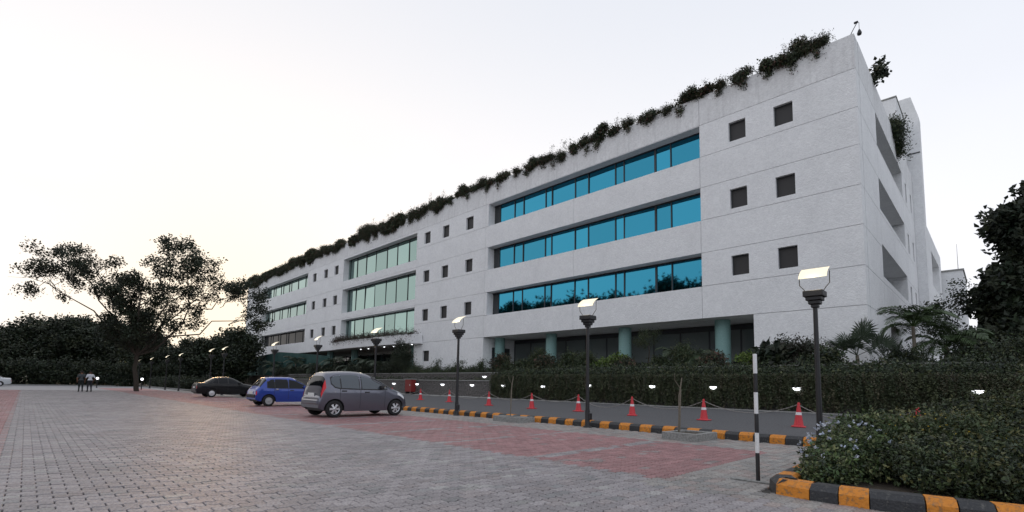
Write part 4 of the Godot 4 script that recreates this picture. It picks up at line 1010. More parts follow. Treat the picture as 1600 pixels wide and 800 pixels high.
# a tree from lobes [centre, radius, clusters]; limbs run from the fork to each lobe and divide inside it
func tree(called, label, at: Vector3, fork: Vector3, r0: float, lobes: Array, per: int, sd: float, size: Vector2, cols: Array, mesh_: Mesh, seed_: int, group := "", twigs := 7):
	var rng := RandomNumberGenerator.new(); rng.seed = seed_
	var t := thing(called, label, "tree", at, 0.0, group)
	var b := B.new(); limb(b, Vector3(0, -0.3, 0), fork - at, r0, r0 * 0.75, rng, 0.05); obj("trunk", b, M.bark, t)
	b = B.new(); var pts := []
	for l in lobes:
		var c: Vector3 = l[0] - at
		limb(b, fork - at, c, r0 * 0.42, r0 * 0.12, rng, 0.14)
		for k in twigs:
			var d := Vector3(rng.randfn(), rng.randfn() * 0.8 + 0.2, rng.randfn()).normalized() * rng.randf_range(0.6, 1.05)
			limb(b, c.lerp(fork - at, rng.randf() * 0.25), c + d * l[1], r0 * 0.13, r0 * 0.03, rng, 0.2)
		pts.append_array(blob(rng, c, l[1], l[2], per, sd))
	obj("limbs", b, M.bark, t)
	leaves("crown", t, mesh_, pts, size, cols, rng)
	return t
func shrub(called, label, at: Vector3, lobes: Array, per: int, sd: float, size: Vector2, cols: Array, mesh_: Mesh, seed_: int, group := "", category := "shrub") -> Node3D:
	var rng := RandomNumberGenerator.new(); rng.seed = seed_
	var t := thing(called, label, category, at, 0.0, group)
	var pts := []
	var b := B.new()
	for l in lobes:
		pts.append_array(blob(rng, l[0], l[1], l[2], per, sd, 0.15))
		for k in 4: limb(b, Vector3(l[0].x * 0.3, -0.05, l[0].z * 0.3), l[0] + l[1] * Vector3(rng.randfn(), rng.randfn(), rng.randfn()) * 0.4, 0.02, 0.006, rng)
	obj("stems", b, M.bark, t)
	leaves("foliage", t, mesh_, pts, size, cols, rng)
	return t
func frond(l: float, droop: float, seed_: int, width := 0.34) -> ArrayMesh:
	var rng := RandomNumberGenerator.new(); rng.seed = seed_
	var b := B.new(); b.tinted = true; b.tint = Color(0.8, 0.85, 0.6)
	var at := func(u: float): return Vector3(l * u * (1.0 - 0.22 * u), l * (0.62 * u - droop * u * u), 0)
	var pts := []; var rr := []
	for i in 9: pts.append(at.call(i / 8.0)); rr.append(lerp(0.022, 0.004, i / 8.0))
	b.tube(pts, rr, 5, false)
	for i in 26:
		var u := 0.12 + 0.88 * i / 25.0
		var o: Vector3 = at.call(u); var d: Vector3 = (at.call(min(u + 0.03, 1.03)) - o).normalized()
		var ll := l * width * sin(PI * clamp(0.12 + u * 0.84, 0, 1)) * rng.randf_range(0.85, 1.1) + 0.05
		for s in [-1, 1]:
			var dir := (Vector3(0, 0.12, s) + d * 0.75 + Vector3(0, rng.randfn() * 0.08, 0)).normalized()
			var w := d * 0.022 * (l / 1.5)
			b.tint = Color(1, 1, 1) * rng.randf_range(0.7, 1.2)
			var m := o + dir * ll * 0.55 + Vector3(0, 0.02, 0); var e := o + dir * ll + Vector3(0, -ll * 0.28, 0)
			b.quad(o - w * 0.4, o + w * 0.4, m + w, m - w); b.tri(m - w, m + w, e)
	return b.mesh()
func fan_leaf(seed_: int) -> ArrayMesh:
	var rng := RandomNumberGenerator.new(); rng.seed = seed_
	var b := B.new(); b.tinted = true; b.tint = Color(0.7, 0.8, 0.5)
	b.tube([Vector3.ZERO, Vector3(0.3, 0.42, 0), Vector3(0.62, 0.72, 0)], [0.014, 0.012, 0.01], 5, false)
	var o := Vector3(0.62, 0.72, 0); var f := Vector3(0.4, 0.9, 0).normalized(); var sd := Vector3(0, 0, 1)
	for i in 20:
		var a := deg_to_rad(-125 + 250 * i / 19.0)
		var d := (f * cos(a) + sd * sin(a)).normalized(); var s := d.cross(f.cross(sd)).normalized()
		var l := 0.62 * (0.75 + 0.3 * cos(a * 0.6)) * rng.randf_range(0.9, 1.08)
		b.tint = Color(1, 1, 1) * rng.randf_range(0.75, 1.2)
		var m := o + d * l * 0.6; var e := o + d * l + Vector3(0.02, -0.03 - 0.04 * rng.randf(), 0)
		b.quad(o, m - s * 0.034 + Vector3(0.012, 0, 0), e, m + s * 0.034 + Vector3(0.012, 0, 0))
	return b.mesh()
func palm(called, label, at: Vector3, trunk_h: float, meshes: Array, count: int, scale_: float, col: Color, seed_: int, part := "frond", group := ""):
	var rng := RandomNumberGenerator.new(); rng.seed = seed_
	var t := thing(called, label, "palm", at, 0.0, group)
	var b := B.new(); b.tube([Vector3(0, -0.2, 0), Vector3(0.02, trunk_h * 0.5, 0.01), Vector3(0, trunk_h, 0)], [0.11, 0.085, 0.07], 8); obj("trunk", b, M.pale_bark, t)
	var m := leafmat(0.5, 0.3); m.albedo_color = col.linear_to_srgb()
	for i in count:
		var o := obj(part, meshes[i % meshes.size()], m, t)
		o.position = Vector3(0, trunk_h, 0)
		o.basis = (Basis(Vector3.UP, TAU * i / count * 1.0 + rng.randf_range(-0.3, 0.3)) * Basis(Vector3(0, 0, 1), rng.randf_range(-0.5, 0.5))).scaled(Vector3.ONE * scale_ * rng.randf_range(0.8, 1.15))

func plants():
	var rng := RandomNumberGenerator.new(); rng.seed = 77
	var broad := sprig(9, 0.62, 0.17, 0.9, 1); var small := sprig(10, 0.5, 0.15, 1.0, 2); var fine := sprig(11, 0.52, 0.1, 1.0, 3)
	var big := sprig(9, 0.9, 0.3, 1.0, 4, 0.6); var trail := hanging(34, 5)
	var dark := [Color(0.022, 0.036, 0.018), Color(0.03, 0.045, 0.02), Color(0.018, 0.028, 0.016), Color(0.04, 0.048, 0.022)]
	var mid := [Color(0.04, 0.065, 0.025), Color(0.055, 0.08, 0.03), Color(0.03, 0.05, 0.022), Color(0.07, 0.08, 0.03)]
	var lime := [Color(0.12, 0.19, 0.035), Color(0.17, 0.23, 0.05), Color(0.09, 0.15, 0.03)]
	var rusty := [Color(0.07, 0.075, 0.035), Color(0.11, 0.075, 0.045), Color(0.055, 0.065, 0.03), Color(0.13, 0.065, 0.05)]
	var fresh := [Color(0.09, 0.14, 0.045), Color(0.13, 0.18, 0.065), Color(0.065, 0.11, 0.04), Color(0.17, 0.19, 0.08)]
	var olive := [Color(0.06, 0.085, 0.033), Color(0.095, 0.12, 0.045), Color(0.042, 0.06, 0.026), Color(0.13, 0.13, 0.045)]
	# the big open tree over the far lamps
	tree("spreading_tree", "large open crowned tree with spreading limbs against the sunset", Vector3(-58.0, 0, -7.6), Vector3(-57.9, 3.4, -7.3), 0.22,
		[[Vector3(-63.2, 10.2, -0.6), Vector3(2.4, 1.9, 2.4), 15], [Vector3(-62.4, 12.1, -1.6), Vector3(2.6, 1.7, 2.6), 18], [Vector3(-60.2, 12.2, -3.6), Vector3(2.0, 1.6, 2.0), 11], [Vector3(-58.8, 9.6, -5.4), Vector3(1.8, 1.8, 1.8), 13], [Vector3(-57.2, 8.9, -6.9), Vector3(2.4, 2.3, 2.4), 46], [Vector3(-57.9, 5.9, -6.8), Vector3(2.8, 2.0, 2.4), 56],
		[Vector3(-54.6, 12.6, -9.2), Vector3(2.2, 2.3, 2.2), 22], [Vector3(-53.0, 11.8, -11.0), Vector3(1.8, 1.5, 1.8), 11], [Vector3(-55.0, 14.2, -9.2), Vector3(1.1, 0.8, 1.1), 4], [Vector3(-54.6, 8.0, -9.8), Vector3(2.6, 2.4, 2.4), 24], [Vector3(-52.0, 9.9, -12.2), Vector3(2.0, 1.2, 2.0), 11], [Vector3(-49.9, 9.5, -14.2), Vector3(1.7, 1.0, 1.5), 11], [Vector3(-49.3, 7.4, -15.0), Vector3(0.9, 2.0, 1.0), 10]],
		14, 0.31, Vector2(0.27, 0.46), dark, broad, 101, "", 9)
	# dark belt of trees across the end of the car park
	var belt := [[-118.0, 4.5, 9.6, 5.0, "rounded dark tree nearest the white saloon car in the far belt"], [-112.0, -0.5, 10.6, 5.0, ""], [-108.0, -4.8, 10.8, 4.6, ""], [-104.0, -8.8, 9.6, 4.2, ""], [-100.0, -12.6, 9.4, 4.2, ""], [-96.5, -17.0, 5.6, 3.0, "low dark tree in the dip of the far tree belt"], [-92.0, -20.6, 7.4, 3.6, ""], [-92.0, -25.0, 9.6, 3.6, "dark tree of the far belt closest to the office block"], [-128.0, 9.0, 10.0, 6.0, ""]]
	for i in belt.size():
		var a = belt[i]; var h: float = a[2]; var r: float = a[3]
		var lobes := []
		for k in 7:
			var an := TAU * k / 7.0 + i
			lobes.append([Vector3(a[0] + cos(an) * r * 0.5, h * (0.42 + 0.16 * (k % 3)), a[1] + sin(an) * r * 0.5), Vector3(r * 0.55, h * 0.26, r * 0.55), 26])
		lobes.append([Vector3(a[0], h * 0.80, a[1]), Vector3(r * 0.6, h * 0.2, r * 0.6), 30])
		tree("belt_tree", a[4] if a[4] else "dense dark rounded tree in the belt behind the car park", Vector3(a[0], 0.05, a[1]), Vector3(a[0], h * 0.3, a[1]), 0.3, lobes, 9, 0.55, Vector2(0.6, 1.0), dark, broad, 200 + i, "trees in the far belt", 3)
	for i in 16:
		var u := i / 15.0
		var p := Vector3(-97.0 + 5.5 * u + rng.randf_range(-1, 1), 0.05, 9.0 - 33.0 * u)
		shrub("belt_shrub", "dark undergrowth shrub below the far tree belt", p, [[Vector3(0, 1.2, 0), Vector3(1.7, 1.3, 1.7), 26], [Vector3(0.3, 2.4, 0.4), Vector3(1.5, 1.1, 1.5), 18]], 8, 0.35, Vector2(0.4, 0.7), dark, broad, 300 + i, "undergrowth below the far belt")
	for i in 7:
		shrub("belt_shrub", "dark undergrowth shrub below the far tree belt", Vector3(-88.0 + i * 5.0, 0.05, -13.8 - 0.8 * (i % 2)), [[Vector3(0, 0.6, 0), Vector3(2.2, 0.6, 1.0), 26]], 8, 0.25, Vector2(0.3, 0.5), dark, broad, 330 + i, "undergrowth below the far belt")
	# tall dense tree past the end facade
	tree("dense_tree", "tall dense dark tree standing beyond the end of the office block", Vector3(3.2, 1.9, -41.5), Vector3(3.2, 5.0, -41.5), 0.4,
		[[Vector3(0.9, 3.6, -38.6), Vector3(1.8, 1.8, 1.8), 44], [Vector3(0.9, 6.6, -40.2), Vector3(1.6, 2.0, 1.8), 36], [Vector3(2.4, 4.2, -41.0), Vector3(2.6, 2.4, 2.8), 80], [Vector3(4.6, 4.6, -39.8), Vector3(3.0, 2.8, 2.6), 80], [Vector3(2.2, 7.6, -41.3), Vector3(2.4, 2.2, 2.6), 75], [Vector3(4.8, 8.2, -41.0), Vector3(2.8, 2.8, 2.8), 80], [Vector3(3.0, 10.8, -41.6), Vector3(2.3, 1.9, 2.4), 44], [Vector3(4.9, 12.2, -41.8), Vector3(2.3, 2.2, 2.3), 50], [Vector3(6.4, 9.0, -40.6), Vector3(2.6, 3.2, 2.6), 60], [Vector3(6.2, 15.0, -41.8), Vector3(2.2, 1.9, 2.0), 34], [Vector3(3.6, 13.0, -41.6), Vector3(1.8, 1.2, 1.8), 20], [Vector3(1.4, 11.4, -41.4), Vector3(1.4, 1.0, 1.4), 10]],
		22, 0.36, Vector2(0.26, 0.46), dark, big, 401, "", 8)
	tree("dense_tree", "second dark tree behind the tall dense one at the back of the site", Vector3(6.5, 1.9, -52.0), Vector3(6.5, 5.0, -52), 0.35,
		[[Vector3(3.6, 5.0, -51.0), Vector3(3.0, 2.8, 3.0), 50], [Vector3(6.5, 7.6, -52.0), Vector3(3.4, 3.2, 3.4), 60], [Vector3(9.5, 6.0, -52.0), Vector3(3.4, 3.2, 3.4), 40]], 16, 0.45, Vector2(0.34, 0.55), dark, big, 402, "", 5)
	tree("bare_tree", "thin half bare tree against the end facade beside the feather palm", Vector3(-2.1, 2.1, -39.5), Vector3(-2.2, 4.0, -39.5), 0.09,
		[[Vector3(-3.1, 6.4, -40.0), Vector3(1.0, 0.7, 1.0), 9], [Vector3(-1.6, 6.9, -39.2), Vector3(1.0, 0.9, 1.0), 10], [Vector3(-2.2, 5.2, -39.0), Vector3(1.3, 0.6, 1.0), 10], [Vector3(-1.0, 4.2, -39.0), Vector3(1.0, 0.8, 1.0), 10]], 9, 0.22, Vector2(0.2, 0.34), dark, broad, 403, "", 7)
	# trees on the other side of the car park, which the lowest ribbon window mirrors
	for i in 8:
		var p := Vector3(-26.0 - i * 10.5, 0.0, 25.0 + (i % 2) * 2.0)
		var h: float = [24.6, 24.0, 23.0, 22.4, 22.8, 21.6, 22.0, 20.4][i]
		tree("avenue_tree", "tall broad tree on the far side of the car park, facing the office block", p, p + Vector3(0, 8, 0), 0.5,
			[[p + Vector3(0, h * 0.5, 0), Vector3(6.6, 5.5, 4.5), 60], [p + Vector3(-3.2, h * 0.76, 0), Vector3(4.4, 4.0, 4.0), 50], [p + Vector3(3.4, h * 0.77, 0.5), Vector3(4.2, 4.0, 4.0), 50], [p + Vector3(0, h * 0.88, 0), Vector3(3.6, 2.4, 3.2), 30]], 7, 0.8, Vector2(1.1, 1.8), dark, broad, 420 + i, "avenue trees opposite the office block", 4)
	# creepers along the parapet
	var cr := [[-7.90, 21.77, 1.06, 1.03], [-6.45, 22.0, 0.33, 0.32], [-9.52, 21.79, 0.31, 0.39], [-10.93, 21.85, 0.73, 0.53], [-12.27, 21.95, 0.26, 0.27], [-14.20, 21.95, 1.31, 0.67], [-17.70, 21.8, 0.75, 0.36], [-19.65, 22.0, 0.40, 0.48], [-21.56, 21.85, 1.24, 0.98], [-23.55, 21.8, 0.66, 0.68], [-26.69, 21.7, 1.47, 1.07], [-29.95, 21.8, 0.98, 0.50], [-34.03, 21.75, 1.11, 0.60], [-37.23, 21.85, 1.52, 0.70], [-40.18, 21.9, 1.32, 0.73], [-44.46, 21.8, 1.72, 1.39], [-48.31, 21.68, 1.89, 0.73], [-51.81, 21.55, 1.76, 0.92], [-55.33, 21.7, 2.38, 1.31], [-60.73, 21.8, 2.86, 1.49], [-64.40, 21.64, 1.54, 0.67], [-69.45, 21.67, 2.13, 0.71], [-74.59, 21.8, 2.11, 0.74], [-79.47, 21.76, 3.07, 1.11], [-86.25, 21.8, 3.73, 0.94], [-92.86, 21.71, 3.51, 1.12], [-100.26, 21.60, 3.93, 1.05], [-106.98, 21.52, 4.6, 1.38], [-16.1, 21.72, 0.34, 0.24], [-24.9, 21.72, 0.4, 0.3], [-28.5, 21.72, 0.4, 0.26], [-31.7, 21.72, 0.45, 0.3], [-35.6, 21.72, 0.45, 0.36], [-42.3, 21.75, 0.6, 0.4]]
	for i in cr.size():
		var a = cr[i]; var big_: bool = a[2] > 0.95; var far: bool = a[0] < -45
		var cols: Array = mid + rusty + dark
		var over: String = "beside the floodlight at the corner" if a[0] > -7 else ("above the corner small windows" if a[0] > -13.5 else ("above the blue ribbon windows" if a[0] > -35.5 else ("above the middle small windows" if a[0] > -48 else ("above the tall green windows" if a[0] > -68 else ("above the far small windows" if a[0] > -80 else "above the farthest ribbon windows")))))
		var lobes := []
		var base: float = a[1] - 21.67
		var parts := 4 + int(a[2] * 2.0)
		for k in parts:
			var u := rng.randf_range(-1.0, 1.0); var w: float = 1.0 - u * u
			var up := rng.randf_range(-0.55, 0.75) * w
			lobes.append([Vector3(u * a[2] * (0.8 if not far else 0.95), base + a[3] * up, rng.randf_range(-0.05, 0.36)), Vector3(a[2] * rng.randf_range(0.16, 0.42), a[3] * rng.randf_range(0.16, 0.42) * (0.4 + 0.6 * w), rng.randf_range(0.12, 0.3)), int((9 + 20 * a[2] * a[3]) * rng.randf_range(0.5, 1.4))])
		for k in (2 if not far else 3 + int(a[2])):
			var u := rng.randf_range(-0.8, 0.8) if not far else rng.randf_range(-1.0, 1.0)
			lobes.append([Vector3(u * a[2], base * 0.3 + rng.randf_range(0.0, 0.16), 0.2), Vector3(a[2] * 0.3, 0.09, 0.2), 6])
			if k % 2 == 0: lobes.append([Vector3(u * a[2], -rng.randf_range(0.15, 0.3) - a[3] * 0.35, 0.3), Vector3(0.1, 0.16 + a[3] * 0.25, 0.06), 5])
		var t := shrub("roof_creeper", ("bushy creeper spilling over the parapet " if big_ else "small wispy creeper on the parapet ") + over, Vector3(a[0], 21.67, FZ - 0.2), lobes, 4, 0.09, Vector2(0.15, 0.32) if not far else Vector2(0.25, 0.45), cols, [small, fine, broad][i % 3], 500 + i, "creepers on the parapet " + over, "creeper")
		var sp_pts := []
		var sb := B.new()
		for k in 3 + int(a[2] * 2.0):
			var o := Vector3(rng.randf_range(-1, 1) * a[2], 0.0, 0.15); var e := o + Vector3(rng.randfn() * 0.25, a[3] * rng.randf_range(0.5, 1.25) + base, rng.randfn() * 0.15)
			limb(sb, o, e, 0.014, 0.004, rng, 0.3)
			for q in 6: sp_pts.append(o.lerp(e, rng.randf_range(0.35, 1.05)) + Vector3(rng.randfn(), rng.randfn(), rng.randfn()) * 0.05)
		obj("shoots", sb, M.bark, t); leaves("shoot_leaves", t, fine, sp_pts, Vector2(0.12, 0.24), cols, rng)
	shrub("roof_creeper", "leggy leafy shoot leaning out from the parapet of the end facade", Vector3(RX - 0.2, 21.67, -38.0), [[Vector3(0.5, 0.8, -0.3), Vector3(0.45, 0.6, 0.6), 9], [Vector3(0.25, 0.2, -0.2), Vector3(0.2, 0.3, 0.4), 5]], 3, 0.1, Vector2(0.2, 0.34), dark, big, 560, "", "creeper")
	shrub("roof_creeper", "spiky dark plant hanging over the end facade parapet near the towers", Vector3(RX - 0.2, 21.67, -46.5), [[Vector3(0.4, 0.2, 0.0), Vector3(0.35, 0.9, 1.2), 40], [Vector3(0.35, -0.9, -1.4), Vector3(0.3, 0.7, 0.7), 22]], 6, 0.14, Vector2(0.3, 0.5), dark + mid, fine, 561, "", "creeper")
	# hanging creepers on the retaining wall and ground cover behind it
	var pts := []
	for i in 5200:
		var x := rng.randf_range(-27.4, 9.0)
		pts.append(Vector3(x, 2.04 - rng.randf() * rng.randf() * 1.05, -25.36 + rng.randf() * 0.32))
	for i in 1500: pts.append(Vector3(rng.randf_range(-27.4, 9.0), 1.0 + rng.randf() * 0.35, -25.3 + rng.randf() * 0.25))
	var hc := foliage("hanging_creeper", self, trail, pts, Vector2(0.55, 1.0), [Color(0.045, 0.06, 0.025), Color(0.06, 0.072, 0.03), Color(0.075, 0.068, 0.038), Color(0.036, 0.05, 0.022)], rng, true); tag(hc, "dark trailing creepers hanging in a curtain over the retaining wall", "creeper", "", "stuff")
	pts = []
	for i in 5200: pts.append(Vector3(rng.randf_range(-27.4, 9.0), 1.92 + abs(rng.randfn()) * 0.16, rng.randf_range(-27.7, -25.4)))
	for i in 1800: pts.append(Vector3(rng.randf_range(-24.0, 9.0), 2.15 + rng.randf() * 0.5 * (0.5 + 0.5 * sin(i * 0.37)), rng.randf_range(-27.75, -27.3)))
	for i in 900: pts.append(Vector3(rng.randf_range(-45.0, -24.0), 2.32 + abs(rng.randfn()) * 0.12, rng.randf_range(-30.5, -28.1)))
	for i in 500: pts.append(Vector3(rng.randf_range(-72.0, -27.0), 1.5 + abs(rng.randfn()) * 0.1, rng.randf_range(-27.5, -26.0)))
	for i in 2600: pts.append(Vector3(rng.randf_range(-24.0, 9.0), 2.2 + abs(rng.randfn()) * 0.14, rng.randf_range(-31.0, -28.1)))
	var gc := foliage("ground_cover", self, small, pts, Vector2(0.16, 0.34), mid + dark, rng); tag(gc, "low green ground cover filling the terrace planting beds", "ground cover", "", "stuff")
	# canopy planter
	pts = []
	for i in 700:
		var u := rng.randf(); pts.append(Vector3(-47.2 - u * 20.8, 6.85 + abs(rng.randfn()) * 0.25, FZ + 0.5 + 0.9 * pow(max(0.0, 1.0 - pow(abs(2 * u - 1), 3.0)), 0.5) + rng.randfn() * 0.2))
	var cp := foliage("canopy_planting", self, fine, pts, Vector2(0.25, 0.45), [Color(0.09, 0.045, 0.04), Color(0.06, 0.05, 0.035), Color(0.05, 0.055, 0.03)], rng); tag(cp, "reddish low plants growing along the entrance canopy", "plants", "", "stuff")
	# terrace plants
	var fans := [fan_leaf(61), fan_leaf(62), fan_leaf(63)]
	var fr := [frond(1.7, 0.75, 71), frond(1.7, 0.6, 72), frond(1.5, 0.9, 73)]
	palm("fan_palm", "grey green fan palm with round spiky leaves against the white wall", Vector3(-4.9, 2.2, -29.2), 0.8, fans, 12, 1.15, Color(0.04, 0.06, 0.035), 601, "fan_leaf")
	palm("fan_palm", "smaller fan palm beside the large one at the building corner", Vector3(-3.75, 2.2, -29.0), 0.5, fans, 9, 0.95, Color(0.035, 0.055, 0.03), 602, "fan_leaf")
	palm("feather_palm", "feather palm with arching fronds beside the end facade", Vector3(-2.85, 2.0, -31.0), 2.5, fr, 16, 1.25, Color(0.06, 0.10, 0.035), 603)
	palm("feather_palm", "second feather palm leaning close by the end facade", Vector3(-1.7, 2.0, -31.8), 1.5, fr, 14, 1.25, Color(0.05, 0.085, 0.03), 604)
	palm("feather_palm", "bushy feather palm in front of the dark ground floor glazing", Vector3(-13.2, 2.1, -29.6), 1.0, fr, 16, 1.0, Color(0.05, 0.08, 0.035), 605)
	palm("feather_palm", "feather palm beside the column on the porch edge", Vector3(-15.0, 2.1, -30.2), 1.3, fr, 12, 0.9, Color(0.05, 0.075, 0.035), 606)
	tree("slim_tree", "slim young tree with pale stem in front of the porch", Vector3(-16.8, 2.1, -30.0), Vector3(-16.8, 4.0, -30.0), 0.05, [[Vector3(-16.8, 4.7, -30), Vector3(0.6, 0.5, 0.6), 14], [Vector3(-17.4, 4.3, -30), Vector3(0.5, 0.3, 0.5), 8]], 7, 0.12, Vector2(0.15, 0.28), mid, fine, 607)
	shrub("grassy_shrub", "dark feathery shrub with arching plumes behind the lamp post", Vector3(-7.4, 2.1, -28.7), [[Vector3(0, 0.7, 0), Vector3(0.9, 0.6, 0.6), 40], [Vector3(0.5, 1.25, 0), Vector3(0.6, 0.5, 0.4), 16], [Vector3(-0.4, 1.2, 0), Vector3(0.5, 0.5, 0.4), 14]], 7, 0.14, Vector2(0.25, 0.45), [Color(0.05, 0.045, 0.035), Color(0.035, 0.045, 0.025)], fine, 608)
	palm("plume_plant", "arching plumed plant rising from the dark feathery shrub", Vector3(-7.3, 2.4, -28.6), 0.5, fr, 11, 0.8, Color(0.045, 0.05, 0.035), 609)
	shrub("broadleaf_plant", "broad leaved plant beside the striped post", Vector3(-8.35, 2.0, -28.4), [[Vector3(0, 0.5, 0), Vector3(0.5, 0.5, 0.4), 14], [Vector3(-0.2, 1.0, 0), Vector3(0.4, 0.3, 0.3), 6]], 4, 0.16, Vector2(0.4, 0.6), dark, big, 610)
	shrub("lime_shrub", "bright yellow green shrub beside the porch corner wall", Vector3(-10.15, 2.1, -29.4), [[Vector3(0, 0.75, 0), Vector3(0.42, 0.5, 0.4), 26]], 7, 0.1, Vector2(0.2, 0.34), lime, broad, 611)
	shrub("lime_shrub", "wide yellow green shrub in front of the porch columns", Vector3(-19.3, 2.1, -29.2), [[Vector3(0.6, 0.75, 0), Vector3(0.8, 0.5, 0.5), 34], [Vector3(-0.5, 0.6, 0), Vector3(0.8, 0.4, 0.5), 26]], 7, 0.12, Vector2(0.2, 0.36), lime, broad, 612)
	var sp := [[-12.0, 1.0, 0.7], [-14.2, 1.5, 1.2], [-16.0, 0.8, 0.8], [-18.0, 0.8, 0.7], [-21.6, 1.3, 1.0], [-23.4, 1.4, 1.1], [-25.2, 1.2, 0.9], [-26.4, 1.8, 0.7], [-28.5, 1.0, 0.7], [-30.2, 1.5, 0.9]]
	for i in sp.size():
		var a = sp[i]
		shrub("terrace_shrub", ("tall " if a[1] > 1.25 else "low ") + ["rust tinged", "green small leaved", "green broad leaved"][i % 3] + " shrub in the terrace bed before the porch", Vector3(a[0], 2.1, -28.9 - 0.4 * (i % 3)), [[Vector3(0, a[1] * 0.5, 0), Vector3(a[2], a[1] * 0.5, 0.7), int(40 * a[1])], [Vector3(0.2, a[1] * 0.9, 0.1), Vector3(a[2] * 0.5, a[1] * 0.3, 0.4), 14]], 7, 0.14, Vector2(0.2, 0.36), mid if i % 3 else dark + rusty, [small, fine, broad][i % 3], 620 + i, "shrubs before the porch")
	for i in 6:
		var x: float = [-6.2, -3.3, -1.2, 0.6, -0.2, 2.4][i]
		shrub("corner_shrub", "leafy shrub in the bed at the corner of the building", Vector3(x, 1.95, -28.2 - 1.5 * (i % 3)), [[Vector3(0, 0.6, 0), Vector3(0.9, 0.6, 0.7), 40], [Vector3(0.4, 1.0, 0), Vector3(0.5, 0.5, 0.5), 16]], 7, 0.14, Vector2(0.2, 0.36), mid + dark, [small, fine][i % 2], 640 + i, "shrubs at the building corner")
	for i in 5:
		var x: float = [-29.5, -33.0, -36.2, -39.6, -43.0][i]
		shrub("wall_top_shrub", "low scrubby shrub on top of the upper stone wall", Vector3(x, 2.15, -28.6), [[Vector3(0, 0.35, 0), Vector3(1.6, 0.35, 0.5), 34], [Vector3(0.6, 0.9, 0), Vector3(0.5, 0.5, 0.3), 8]], 6, 0.14, Vector2(0.18, 0.32), mid, fine, 650 + i, "shrubs on the stone wall")
	shrub("conifer", "pointed dark conifer like tree before the entrance porch", Vector3(-45.8, 2.1, -28.8), [[Vector3(0, 0.9, 0), Vector3(1.7, 0.9, 1.4), 60], [Vector3(0, 2.0, 0), Vector3(1.1, 0.8, 1.0), 34], [Vector3(0, 3.0, 0), Vector3(0.5, 0.8, 0.5), 16]], 8, 0.2, Vector2(0.25, 0.42), dark, fine, 660, "", "tree")
	for i in 7:
		var x: float = [-49.5, -53.0, -57.0, -62.0, -68.0, -75.0, -84.0][i]
		palm("entrance_palm", "bushy dark palm in the bed before the entrance and net", Vector3(x, 2.0, -28.7), [0.9, 1.4, 1.1, 1.6, 1.2, 1.9, 1.4][i], fr, 11, 1.35, Color(0.035, 0.055, 0.028), 670 + i, "frond", "palms before the entrance")
	for i in 8:
		shrub("entrance_shrub", "dark shrub in the bed before the entrance", Vector3(-48.0 - i * 4.6, 2.0, -28.5), [[Vector3(0, 0.7, 0), Vector3(1.5, 0.8, 0.8), 40]], 7, 0.2, Vector2(0.25, 0.42), dark, small, 690 + i, "shrubs before the entrance")
	# flower island
	var s1 := shrub("blue_flower_shrub", "low shrub with pale blue flowers at the tip of the island", Vector3(-1.45, 0.08, -7.9), [[Vector3(0.05, 0.28, 0), Vector3(0.42, 0.28, 0.8), 210], [Vector3(-0.1, 0.15, 0.75), Vector3(0.22, 0.16, 0.35), 50], [Vector3(0.1, 0.5, -0.7), Vector3(0.5, 0.3, 0.5), 90]], 9, 0.055, Vector2(0.065, 0.13), mid + fresh, small, 701)
	pts = []
	for i in 48:
		var d := Vector3(rng.randfn(), abs(rng.randfn()), rng.randfn() + 0.4).normalized(); pts.append_array(blob(rng, Vector3(-0.02, 0.3, 0) + d * Vector3(0.56, 0.42, 0.95), Vector3.ONE * 0.02, 1, 3, 0.012))
	leaves("flowers", s1, sprig(5, 0.9, 0.5, 0.3, 8), pts, Vector2(0.016, 0.026), [Color(0.45, 0.50, 0.62), Color(0.58, 0.61, 0.68)], rng)
	var s2 := shrub("yellow_flower_shrub", "broad green shrub dotted with tiny yellow flowers on the island", Vector3(-0.75, 0.08, -9.3), [[Vector3(0, 0.4, 0), Vector3(0.85, 0.38, 1.2), 300], [Vector3(0.5, 0.5, 0.2), Vector3(0.6, 0.34, 0.8), 120]], 9, 0.07, Vector2(0.07, 0.13), olive + mid, small, 702)
	pts = []
	for i in 110:
		var d := Vector3(rng.randfn(), abs(rng.randfn()) + 0.3, rng.randfn()).normalized(); pts.append(Vector3(0.1, 0.4, 0) + d * Vector3(0.95, 0.45, 1.25))
	leaves("flowers", s2, sprig(5, 0.9, 0.5, 0.3, 9), pts, Vector2(0.014, 0.024), [Color(0.5, 0.36, 0.04)], rng)
	shrub("island_shrub", "dark small leaved shrub at the front of the island kerb", Vector3(-0.35, 0.08, -7.7), [[Vector3(0, 0.24, 0), Vector3(0.75, 0.28, 0.75), 260], [Vector3(0.6, 0.3, -0.3), Vector3(0.5, 0.3, 0.6), 130]], 9, 0.06, Vector2(0.07, 0.13), mid + dark + olive, small, 703)
	shrub("island_shrub", "tallest dark shrub at the back of the island, higher than the hedge foot", Vector3(0.75, 0.08, -9.7), [[Vector3(0, 0.6, 0), Vector3(0.8, 0.6, 1.1), 240], [Vector3(0.1, 1.1, -0.2), Vector3(0.6, 0.5, 0.8), 120], [Vector3(0.7, 0.9, 0.2), Vector3(0.6, 0.6, 0.8), 110]], 9, 0.08, Vector2(0.08, 0.15), mid + dark + olive, small, 704)
	shrub("island_shrub", "dark spreading shrub in the middle of the island bed", Vector3(0.75, 0.08, -8.2), [[Vector3(0, 0.3, 0), Vector3(0.8, 0.36, 0.8), 220], [Vector3(0.8, 0.4, 0), Vector3(0.6, 0.4, 0.8), 120]], 9, 0.07, Vector2(0.07, 0.14), mid + dark + olive, fine, 705)
